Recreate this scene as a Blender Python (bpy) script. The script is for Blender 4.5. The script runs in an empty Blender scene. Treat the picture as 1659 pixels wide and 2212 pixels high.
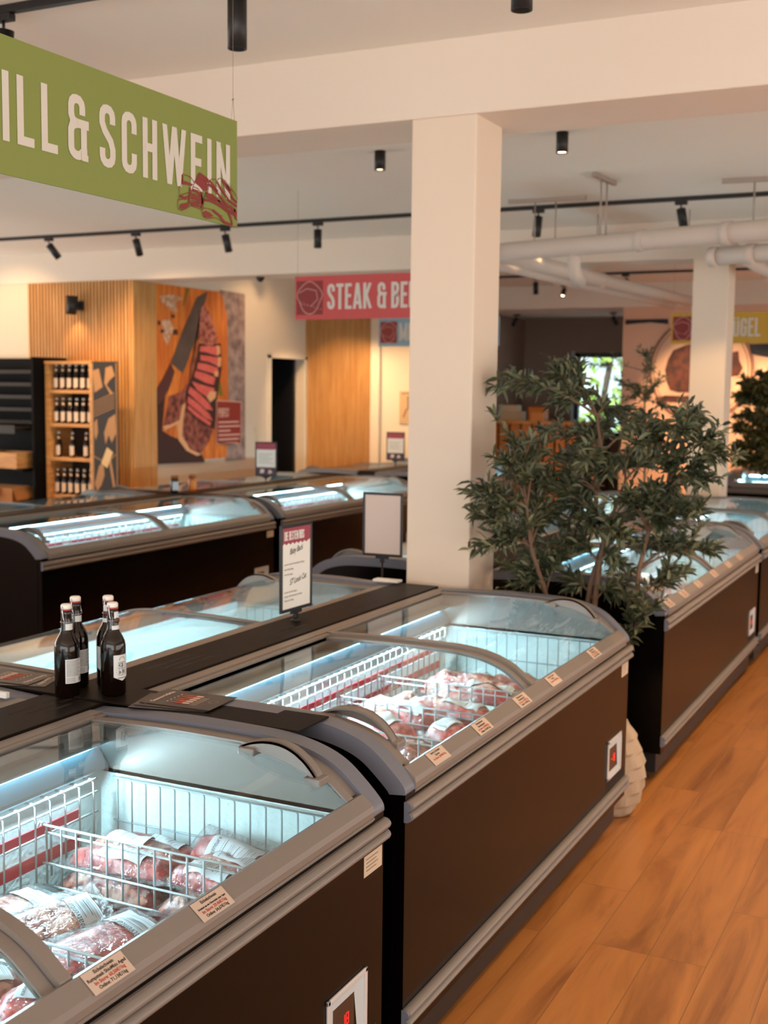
import bpy, bmesh, math, random
from mathutils import Vector, Matrix, noise
random.seed(7)
SC = bpy.context.scene
COL = SC.collection
PI = math.pi
R = math.radians

# ------------------------------------------------------------------ camera
YAW, PITCH, ROLL = 0.457, 0.0998, 0.0113
fwd = Vector((-math.sin(YAW)*math.cos(PITCH), math.cos(YAW)*math.cos(PITCH), -math.sin(PITCH)))
rgt = Vector((math.cos(YAW), math.sin(YAW), 0))
upv = rgt.cross(fwd)
r2 = rgt*math.cos(ROLL)+upv*math.sin(ROLL)
u2 = -rgt*math.sin(ROLL)+upv*math.cos(ROLL)
cam_d = bpy.data.cameras.new('camera')
cam = bpy.data.objects.new('camera', cam_d); COL.objects.link(cam)
m = Matrix.Identity(4)
for i in range(3):
    m[i][0] = r2[i]; m[i][1] = u2[i]; m[i][2] = -fwd[i]
m.translation = Vector((1.2085, 0, 1.7667))
cam.matrix_world = m
cam_d.sensor_fit = 'HORIZONTAL'; cam_d.sensor_width = 36; cam_d.lens = 36*2601.57/1659
cam_d.clip_start = 0.05; cam_d.clip_end = 200
cam_d.dof.use_dof = True; cam_d.dof.focus_distance = 2.5; cam_d.dof.aperture_fstop = 7.0
SC.camera = cam

# ------------------------------------------------------------------ look and world
SC.view_settings.view_transform = 'Standard'; SC.view_settings.look = 'None'
SC.view_settings.gamma = 1; SC.view_settings.use_curve_mapping = False
SC.view_settings.exposure = 0.0
SC.cycles.transparent_max_bounces = 24
SC.cycles.max_bounces = 8
SC.cycles.caustics_reflective = False; SC.cycles.caustics_refractive = False
SC.cycles.use_denoising = True
SC.cycles.sample_clamp_indirect = 6.0
W = bpy.data.worlds.new('daylight'); SC.world = W; W.use_nodes = True
bg = W.node_tree.nodes['Background']; bg.inputs[0].default_value = (0.95, 0.97, 1.0, 1); bg.inputs[1].default_value = 1.0
SPOT_K = 1.0      # power of the warm track spots
LED_K = 1.0       # power of the freezer light strips and their added fill lamps
WARM = (1.0, 0.62, 0.31)

def area(name, loc, rot, sx, sy, energy, color):
    l = bpy.data.lights.new(name, 'AREA'); l.shape = 'RECTANGLE'; l.size = sx; l.size_y = sy; l.energy = energy; l.color = color
    o = bpy.data.objects.new(name, l); o.location = loc; o.rotation_euler = rot; COL.objects.link(o); return o
# added fill lights out of view, tilted up to brighten the ceiling
area('fill_light_back', (1.0, -3.6, 1.3), (R(112), 0, 0), 9.0, 2.4, 285, (1.0, .985, .94))
area('fill_light_right', (5.8, 7.0, 1.2), (R(115), 0, R(90)), 15.0, 2.0, 320, (1.0, .985, .94))
area('fill_light_left', (-11.7, 5.0, 1.2), (R(118), 0, R(-90)), 10.0, 2.0, 300, (1.0, .985, .93))

# ------------------------------------------------------------------ materials
def lin(c):
    return tuple((x/12.92 if x <= .04045 else ((x+.055)/1.055)**2.4) for x in c)
def rgb(r, g, b):
    return lin((r/255, g/255, b/255))+(1,)
MATS = {}
def mat(name, color, rough=.5, metal=0., bump=None, var=None, emit=None, coat=0., spec=.5, sheen=0):
    if name in MATS: return MATS[name]
    M = bpy.data.materials.new(name); M.use_nodes = True; nt = M.node_tree; N = nt.nodes; L = nt.links
    b = N['Principled BSDF']
    b.inputs['Base Color'].default_value = color
    b.inputs['Roughness'].default_value = rough; b.inputs['Metallic'].default_value = metal
    b.inputs['Specular IOR Level'].default_value = spec
    if coat: b.inputs['Coat Weight'].default_value = coat; b.inputs['Coat Roughness'].default_value = .1
    if emit:
        b.inputs['Emission Color'].default_value = emit[0]; b.inputs['Emission Strength'].default_value = emit[1]
    if bump or var:
        tc = N.new('ShaderNodeTexCoord')
    if var:      # (scale, amount, colour2)
        nz = N.new('ShaderNodeTexNoise'); nz.inputs['Scale'].default_value = var[0]; nz.inputs['Detail'].default_value = 6
        mx = N.new('ShaderNodeMix'); mx.data_type = 'RGBA'
        rp = N.new('ShaderNodeValToRGB'); rp.color_ramp.elements[0].position = .5-var[1]; rp.color_ramp.elements[1].position = .5+var[1]
        L.new(tc.outputs['Object'], nz.inputs['Vector']); L.new(nz.outputs['Fac'], rp.inputs['Fac'])
        L.new(rp.outputs['Color'], mx.inputs[0]); mx.inputs[6].default_value = color; mx.inputs[7].default_value = var[2]
        L.new(mx.outputs[2], b.inputs['Base Color'])
    if bump:     # (scale, strength, distance)
        nb = N.new('ShaderNodeTexNoise'); nb.inputs['Scale'].default_value = bump[0]; nb.inputs['Detail'].default_value = 5
        bp = N.new('ShaderNodeBump'); bp.inputs['Strength'].default_value = bump[1]; bp.inputs['Distance'].default_value = bump[2]
        L.new(tc.outputs['Object'], nb.inputs['Vector']); L.new(nb.outputs['Fac'], bp.inputs['Height']); L.new(bp.outputs['Normal'], b.inputs['Normal'])
    MATS[name] = M
    return M
def clearmat(name, tint, gloss_rough=.02, body=0.0, f0=.03, bump=None):
    """thin clear sheet: light passes straight, the surface still mirrors by Fresnel"""
    if name in MATS: return MATS[name]
    M = bpy.data.materials.new(name); M.use_nodes = True; nt = M.node_tree; N = nt.nodes; L = nt.links
    N.remove(N['Principled BSDF']); out = N['Material Output']
    tr = N.new('ShaderNodeBsdfTransparent'); tr.inputs[0].default_value = tint
    gl = N.new('ShaderNodeBsdfGlossy'); gl.inputs['Roughness'].default_value = gloss_rough
    lw_ = N.new('ShaderNodeLayerWeight'); lw_.inputs['Blend'].default_value = .5      # Facing = 1-|cos|, same on both faces of a thin sheet
    pw = N.new('ShaderNodeMath'); pw.operation = 'POWER'; pw.inputs[1].default_value = 4.2; L.new(lw_.outputs['Facing'], pw.inputs[0])
    fr = N.new('ShaderNodeMath'); fr.operation = 'MULTIPLY_ADD'; fr.inputs[1].default_value = .72; fr.inputs[2].default_value = f0; L.new(pw.outputs[0], fr.inputs[0])
    mx = N.new('ShaderNodeMixShader')
    L.new(fr.outputs[0], mx.inputs[0]); L.new(tr.outputs[0], mx.inputs[1]); L.new(gl.outputs[0], mx.inputs[2])
    last = mx
    if body:
        df = N.new('ShaderNodeBsdfDiffuse'); df.inputs[0].default_value = (.9, .93, .95, 1)
        m2 = N.new('ShaderNodeMixShader'); m2.inputs[0].default_value = body
        L.new(mx.outputs[0], m2.inputs[1]); L.new(df.outputs[0], m2.inputs[2]); last = m2
    if bump:
        tc = N.new('ShaderNodeTexCoord'); nb = N.new('ShaderNodeTexNoise'); nb.inputs['Scale'].default_value = bump[0]; nb.inputs['Detail'].default_value = 3
        bp = N.new('ShaderNodeBump'); bp.inputs['Strength'].default_value = bump[1]; bp.inputs['Distance'].default_value = bump[2]
        L.new(tc.outputs['Object'], nb.inputs['Vector']); L.new(nb.outputs['Fac'], bp.inputs['Height'])
        L.new(bp.outputs['Normal'], gl.inputs['Normal']); L.new(bp.outputs['Normal'], lw_.inputs['Normal'])
    L.new(last.outputs[0], out.inputs[0])
    MATS[name] = M
    return M
def wood(name, c1, c2, scale=(1, 12, 12), rough=.5, bands=None):
    """grain stretched along one axis; bands=(axis, pitch) cuts narrow grooves"""
    if name in MATS: return MATS[name]
    M = mat(name, c1, rough); nt = M.node_tree; N = nt.nodes; L = nt.links; b = N['Principled BSDF']
    tc = N.new('ShaderNodeTexCoord'); mp = N.new('ShaderNodeMapping'); mp.inputs['Scale'].default_value = scale
    nz = N.new('ShaderNodeTexNoise'); nz.inputs['Scale'].default_value = 2.2; nz.inputs['Detail'].default_value = 8; nz.inputs['Distortion'].default_value = .6
    rp = N.new('ShaderNodeValToRGB'); rp.color_ramp.elements[0].color = c1; rp.color_ramp.elements[1].color = c2
    rp.color_ramp.elements[0].position = .35; rp.color_ramp.elements[1].position = .68
    L.new(tc.outputs['Object'], mp.inputs[0]); L.new(mp.outputs[0], nz.inputs['Vector']); L.new(nz.outputs['Fac'], rp.inputs[0]); L.new(rp.outputs[0], b.inputs['Base Color'])
    return M

GREY = mat('grey_plastic_trim', rgb(122, 114, 108), .36, bump=(60, .05, .002))
CAPG = mat('blue_grey_plastic', rgb(104, 108, 120), .4)
BLACK = mat('black_lacquer_panel', rgb(5, 3, 2), .22, spec=.17)
BLACKM = mat('black_matt_metal', rgb(20, 20, 22), .45)
TOPB = mat('dark_brown_cover', rgb(29, 23, 19), .4, spec=.05)
LINER = mat('white_frosted_liner', rgb(214, 236, 238), .55, bump=(70, .5, .006))
HOUSE = mat('pale_lamp_housing', rgb(150, 172, 182), .35)
WIRE = mat('white_coated_wire', rgb(196, 208, 212), .4)
LEDM = mat('cool_white_light_strip', rgb(235, 250, 255), .4, emit=(rgb(180, 236, 255), 50*LED_K))
GLASS = clearmat('curved_lid_glass', (.95, .975, .975, 1), .012, .0, .03)
FILM = clearmat('vacuum_film', (.97, .98, .99, 1), .14, .035, .09, bump=(55, 1.0, .03))
PAPER = mat('white_paper', rgb(226, 226, 222), .6)
LABEL = mat('white_shelf_label', rgb(206, 218, 226), .5)
TAG = mat('cream_price_tag', rgb(192, 172, 156), .6)
INK = mat('black_ink', rgb(28, 28, 30), .6)
REDINK = mat('red_ink', rgb(170, 52, 40), .6)
REDSTRIP = mat('red_shelf_strip', rgb(200, 40, 60), .5)
CHROME = mat('steel_wire', rgb(200, 200, 205), .18, 1.0)
CREAM = mat('cream_wall_paint', rgb(222, 208, 188), .75, bump=(45, .12, .004))
CEIL = mat('ceiling_paint', rgb(240, 238, 230), .85, bump=(14, .25, .01))
BEAMM = mat('beam_paint', rgb(230, 218, 204), .82, bump=(22, .2, .006))
COLM = mat('column_paint', rgb(228, 212, 194), .75, bump=(55, .15, .003))
GREYW = mat('taupe_wall_paint', rgb(150, 130, 118), .8)
MARBLE1 = mat('red_marbled_meat', rgb(164, 40, 44), .3, var=(46, .1, rgb(214, 116, 108)), bump=(40, .4, .006))
MARBLE2 = mat('pale_rib_meat', rgb(216, 168, 152), .3, var=(20, .07, rgb(182, 74, 70)), bump=(30, .4, .006))
MARBLE3 = mat('dark_cured_meat', rgb(128, 46, 40), .3, var=(30, .08, rgb(214, 160, 140)), bump=(40, .4, .006))

# ------------------------------------------------------------------ mesh helpers
class MB:
    def __init__(s): s.v = []; s.f = []; s.mi = []; s.sm = []
    def add(s, vs, fs, mi=0, sm=False):
        n = len(s.v); s.v += [tuple(p) for p in vs]
        for f in fs: s.f.append([i+n for i in f]); s.mi.append(mi); s.sm.append(sm)
        return s
    def box(s, x0, y0, z0, x1, y1, z1, mi=0, M=None):
        vs = [Vector((x, y, z)) for x in (x0, x1) for y in (y0, y1) for z in (z0, z1)]
        if M: vs = [M @ p for p in vs]
        return s.add(vs, [(0, 1, 3, 2), (4, 6, 7, 5), (0, 4, 5, 1), (2, 3, 7, 6), (0, 2, 6, 4), (1, 5, 7, 3)], mi)
    def bbox(s, x0, y0, z0, x1, y1, z1, b=.004, mi=0, M=None):
        """box with chamfered edges"""
        bm = bmesh.new(); bmesh.ops.create_cube(bm, size=1)
        for v in bm.verts:
            v.co = Vector(((x0+x1)/2+v.co.x*(x1-x0), (y0+y1)/2+v.co.y*(y1-y0), (z0+z1)/2+v.co.z*(z1-z0)))
        bmesh.ops.bevel(bm, geom=bm.edges[:], offset=b, segments=2, affect='EDGES', profile=.5)
        bm.verts.index_update()
        vs = [(M @ v.co) if M else v.co.copy() for v in bm.verts]; fs = [[v.index for v in f.verts] for f in bm.faces]
        bm.free(); return s.add(vs, fs, mi)
    def prism(s, prof, y0, y1, mi=0, axis='y', sm=False):
        n = len(prof); vs = []
        for y in (y0, y1):
            for a, b in prof:
                vs.append({'y': (a, y, b), 'x': (y, a, b), 'z': (a, b, y)}[axis])
        s.add(vs, [tuple(range(n)), tuple(range(2*n-1, n-1, -1))], mi)
        s.add(vs, [(i, (i+1) % n, n+(i+1) % n, n+i) for i in range(n)], mi, sm); return s
    def tube(s, path, r, n=8, mi=0, closed=False, caps=True):
        P = [Vector(p) for p in path]; k = len(P); rr = r if isinstance(r, (list, tuple)) else [r]*k
        t0 = (P[1]-P[0]).normalized(); up = Vector((0, 0, 1)) if abs(t0.z) < .9 else Vector((1, 0, 0))
        a = t0.cross(up).normalized(); vs = []
        for i, p in enumerate(P):
            if closed: t = (P[(i+1) % k]-P[i-1]).normalized()
            else: t = (P[min(i+1, k-1)]-P[max(i-1, 0)]).normalized()
            a = (a-t*a.dot(t)).normalized(); b = t.cross(a)
            for j in range(n):
                q = 2*PI*j/n; vs.append(p+(a*math.cos(q)+b*math.sin(q))*rr[i])
        fs = []
        for i in range(k if closed else k-1):
            i2 = (i+1) % k
            for j in range(n):
                fs.append((i*n+j, i*n+(j+1) % n, i2*n+(j+1) % n, i2*n+j))
        s.add(vs, fs, mi, True)
        if caps and not closed: s.add([], [], mi); s.f += [[len(s.v)-k*n+j for j in range(n-1, -1, -1)], [len(s.v)-n+j for j in range(n)]]; s.mi += [mi, mi]; s.sm += [False, False]
        return s
    def lathe(s, prof, n=20, mi=0, c=(0, 0, 0), M=None):
        vs = []
        for r_, z in prof:
            for j in range(n):
                q = 2*PI*j/n; p = Vector((c[0]+r_*math.cos(q), c[1]+r_*math.sin(q), c[2]+z)); vs.append(M @ p if M else p)
        k = len(prof)
        s.add(vs, [(i*n+j, i*n+(j+1) % n, (i+1)*n+(j+1) % n, (i+1)*n+j) for i in range(k-1) for j in range(n)], mi, True)
        return s
    def poly(s, pts, mi=0): return s.add(pts, [tuple(range(len(pts)))], mi)
    def build(s, name, mats, parent=None, loc=None, rot=None):
        me = bpy.data.meshes.new(name); me.from_pydata(s.v, [], s.f)
        if not isinstance(mats, (list, tuple)): mats = [mats]
        for q in mats: me.materials.append(q)
        for p, mi, sm in zip(me.polygons, s.mi, s.sm): p.material_index = mi; p.use_smooth = sm
        me.update()
        bm = bmesh.new(); bm.from_mesh(me); bmesh.ops.recalc_face_normals(bm, faces=bm.faces[:]); bm.to_mesh(me); bm.free()
        o = bpy.data.objects.new(name, me); COL.objects.link(o)
        if parent: o.parent = parent
        if loc: o.location = loc
        if rot: o.rotation_euler = rot
        return o
def tag(o, label=None, cat=None, group=None, kind=None):
    if label: o['label'] = label
    if cat: o['category'] = cat
    if group: o['group'] = group
    if kind: o['kind'] = kind
    return o
def empty(name, loc, label, cat, group=None, rz=0, rot=None):
    o = bpy.data.objects.new(name, None); COL.objects.link(o); o.location = loc; o.rotation_euler = rot or (0, 0, rz)
    o.empty_display_size = .1
    return tag(o, label, cat, group)
def copy_tree(o, parent=None):
    c = o.copy(); COL.objects.link(c)
    if parent: c.parent = parent
    for ch in [x for x in bpy.data.objects if x.parent == o]:
        copy_tree(ch, c)
    return c
def struct(o, label=None):
    o['kind'] = 'structure'
    if label: o['label'] = label
    return o
class Sheet:
    """drawing on a flat board: origin O, right U, up V, outward N (unit), offset in metres"""
    def __init__(s, O, U, V): s.O = Vector(O); s.U = Vector(U).normalized(); s.V = Vector(V).normalized(); s.N = s.U.cross(s.V)
    def p(s, u, v, d=0): return s.O+s.U*u+s.V*v+s.N*d
    def poly(s, mb, pts, d, mi=0): mb.poly([s.p(u, v, d) for u, v in pts], mi)
    def stroke(s, mb, pts, w, d, mi=0, closed=False, clip=None):
        P = [Vector(q) for q in pts]; P = [q for i, q in enumerate(P) if i == 0 or (q-P[i-1]).length > 1e-6]; k = len(P); Lf = []; Rt = []
        for i, q in enumerate(P):
            a = P[i-1] if (i or closed) else None; b = P[(i+1) % k] if (i < k-1 or closed) else None
            d1 = (q-a).normalized() if a is not None else None; d2 = (b-q).normalized() if b is not None else None
            if d1 is None: d1 = d2
            if d2 is None: d2 = d1
            t = (d1+d2); t = t.normalized() if t.length > 1e-6 else d1
            nrm = Vector((-t.y, t.x)); c = max(.5, nrm.dot(Vector((-d1.y, d1.x))))
            h = w/2/c; Lf.append(q+nrm*h); Rt.append(q-nrm*h)
        if clip:
            for q in Lf+Rt: q.y = max(clip[0], min(clip[1], q.y))
        vs = [s.p(q.x, q.y, d) for q in Lf]+[s.p(q.x, q.y, d) for q in Rt]
        mb.add(vs, [(i, (i+1) % k, k+(i+1) % k, k+i) for i in range(k if closed else k-1)], mi)
    def text(s, txt, size, u, v, d, mat_, name='lettering', parent=None, ang=0, xs=1.0, bold=0, align='LEFT', shear=0):
        cu = bpy.data.curves.new(name, 'FONT'); cu.body = txt; cu.size = size; cu.align_x = align; cu.offset = bold; cu.shear = shear; cu.resolution_u = 2
        to = bpy.data.objects.new(name, cu); me = bpy.data.meshes.new_from_object(to)
        bpy.data.objects.remove(to); bpy.data.curves.remove(cu)
        ca, sa = math.cos(ang), math.sin(ang)
        for vv in me.vertices:
            x, y = vv.co.x*xs, vv.co.y
            vv.co = s.p(u+x*ca-y*sa, v+x*sa+y*ca, d)
        me.materials.clear(); me.materials.append(mat_)
        o = bpy.data.objects.new(name, me); COL.objects.link(o)
        if parent: o.parent = parent
        return o
def join_into(name, objs, parent):
    """several text meshes as one lettering mesh"""
    bm = bmesh.new(); mats = []
    for o in objs:
        base = len(bm.faces); bm.from_mesh(o.data); bm.faces.ensure_lookup_table()
        mt = o.data.materials[0]
        if mt not in mats: mats.append(mt)
        for f in bm.faces[base:]: f.material_index = mats.index(mt)
    me = bpy.data.meshes.new(name); bm.to_mesh(me); bm.free()
    for q in mats: me.materials.append(q)
    for o in objs: bpy.data.objects.remove(o)
    r = bpy.data.objects.new(name, me); COL.objects.link(r); r.parent = parent
    return r
# tall condensed capitals as thick strokes on a 0..w by 0..1 cell
def arc(cx, cy, rx, ry, a0, a1, n=6): return [(cx+rx*math.cos(R(a0+(a1-a0)*i/n)), cy+ry*math.sin(R(a0+(a1-a0)*i/n))) for i in range(n+1)]
TH = .13; h_ = TH/2; WD = .36
GL = {
 'I': (TH, [[(h_, 0), (h_, 1)]]),
 'L': (.32, [[(h_, 1), (h_, h_), (.32, h_)]]),
 'E': (.32, [[(.32, 1-h_), (h_, 1-h_), (h_, h_), (.32, h_)], [(h_, .52), (.29, .52)]]),
 'F': (.32, [[(.32, 1-h_), (h_, 1-h_), (h_, 0)], [(h_, .52), (.29, .52)]]),
 'T': (.36, [[(0, 1-h_), (.36, 1-h_)], [(.18, 1-h_), (.18, 0)]]),
 'H': (WD, [[(h_, 0), (h_, 1)], [(WD-h_, 0), (WD-h_, 1)], [(h_, .52), (WD-h_, .52)]]),
 'K': (.38, [[(h_, 0), (h_, 1)], [(.33, 1), (h_+.04, .46)], [(.13, .56), (.35, 0)]]),
 'M': (.54, [[(h_, 0), (h_, 1)], [(.05, 1.1), (.27, .1)], [(.27, .1), (.49, 1.1)], [(.54-h_, 0), (.54-h_, 1)]]),
 'N': (.40, [[(h_, 0), (h_, 1)], [(.05, 1.1), (.35, -.1)], [(.40-h_, 0), (.40-h_, 1)]]),
 'W': (.60, [[(.055, 1.1), (.175, -.1)], [(.175, -.1), (.30, 1.1)], [(.30, 1.1), (.425, -.1)], [(.425, -.1), (.545, 1.1)]]),
 'A': (.42, [[(.055, -.05), (.2, 1.1)], [(.365, -.05), (.22, 1.1)], [(.11, .24), (.31, .24)]]),
 'B': (WD, [[(h_, 0), (h_, 1)], [(.12, 1-h_), (.2, 1-h_)]+arc(.2, .76, .1, .175, 90, -90)+[(.12, .585)], [(.12, .53), (.2, .53)]+arc(.2, .3, .1, .235, 90, -90)+[(.12, h_)]]),
 'D': (WD, [[(h_, 0), (h_, 1)], [(.12, 1-h_), (.16, 1-h_)]+arc(.16, .8, .135, .135, 90, 0, 4)+arc(.16, .2, .135, .135, 0, -90, 4)+[(.12, h_)]]),
 'R': (WD, [[(h_, 0), (h_, 1)], [(.12, 1-h_), (.2, 1-h_)]+arc(.2, .75, .1, .185, 90, -90)+[(.12, .565)], [(.2, .54), (.28, .42), (.3, 0)]]),
 'P': (WD, [[(h_, 0), (h_, 1)], [(.12, 1-h_), (.2, 1-h_)]+arc(.2, .73, .1, .205, 90, -90)+[(.12, .525)]]),
 'C': (WD, [[(WD-h_, .66)]+arc(.18, .81, .115, .125, 0, 180)+arc(.18, .19, .115, .125, 180, 360)+[(WD-h_, .34)]]),
 'G': (WD, [[(WD-h_, .68)]+arc(.18, .81, .115, .125, 0, 180)+arc(.18, .19, .115, .125, 180, 360)+[(WD-h_, .5), (.18, .5)]]),
 'S': (WD, [[(WD-h_, .7)]+arc(.18, .81, .115, .125, 0, 180)+[(h_, .7), (.12, .58), (.25, .43), (WD-h_, .3)]+arc(.18, .19, .115, .125, 0, -180)+[(h_, .3)]]),
 'U': (WD, [[(h_, 1)]+arc(.18, .19, .115, .125, 180, 360)+[(WD-h_, 1)]]),
 'V': (.4, [[(h_-.01, 1), (.2, .05), (.4-h_+.01, 1)]]),
 '&': (.37, [[(.31, .70)]+arc(.195, .82, .115, .115, 0, 180)+[(.08, .68), (.12, .585), (.2, .565)], [(.2, .56), (.1, .52), (.07, .44), (.07, .2)]+arc(.2, .19, .13, .125, 180, 300)+[(.335, .16), (.335, .62)], [(.2, .56), (.44, .56)], [(.335, .2), (.34, .03), (.42, .03)]]),
 ' ': (.14, []), '~': (-.07, []), '^': (.03, []),
}
GL['Ü'] = (GL['U'][0], [[(x, y*.86) for x, y in st] for st in GL['U'][1]]+[[(.04, .98), (.13, .98)], [(.23, .98), (.32, .98)]])
GL['Ä'] = GL['A']
def caps(sheet, mb, txt, H, u, v, d, xs=1.0, gap=.07, mi=0, right=False):
    wtot = sum(GL[c][0]+gap for c in txt)*H*xs
    x = u-wtot if right else u
    for c in txt:
        w, st = GL[c]
        for qi, q in enumerate(st): sheet.stroke(mb, [(x+a*H*xs, v+b*H) for a, b in q], TH*H*(xs+1)/2, d+qi*.0004, mi, clip=(v, v+H) if c != 'Ü' else None)
        x += (w+gap)*H*xs
    return x

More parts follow.
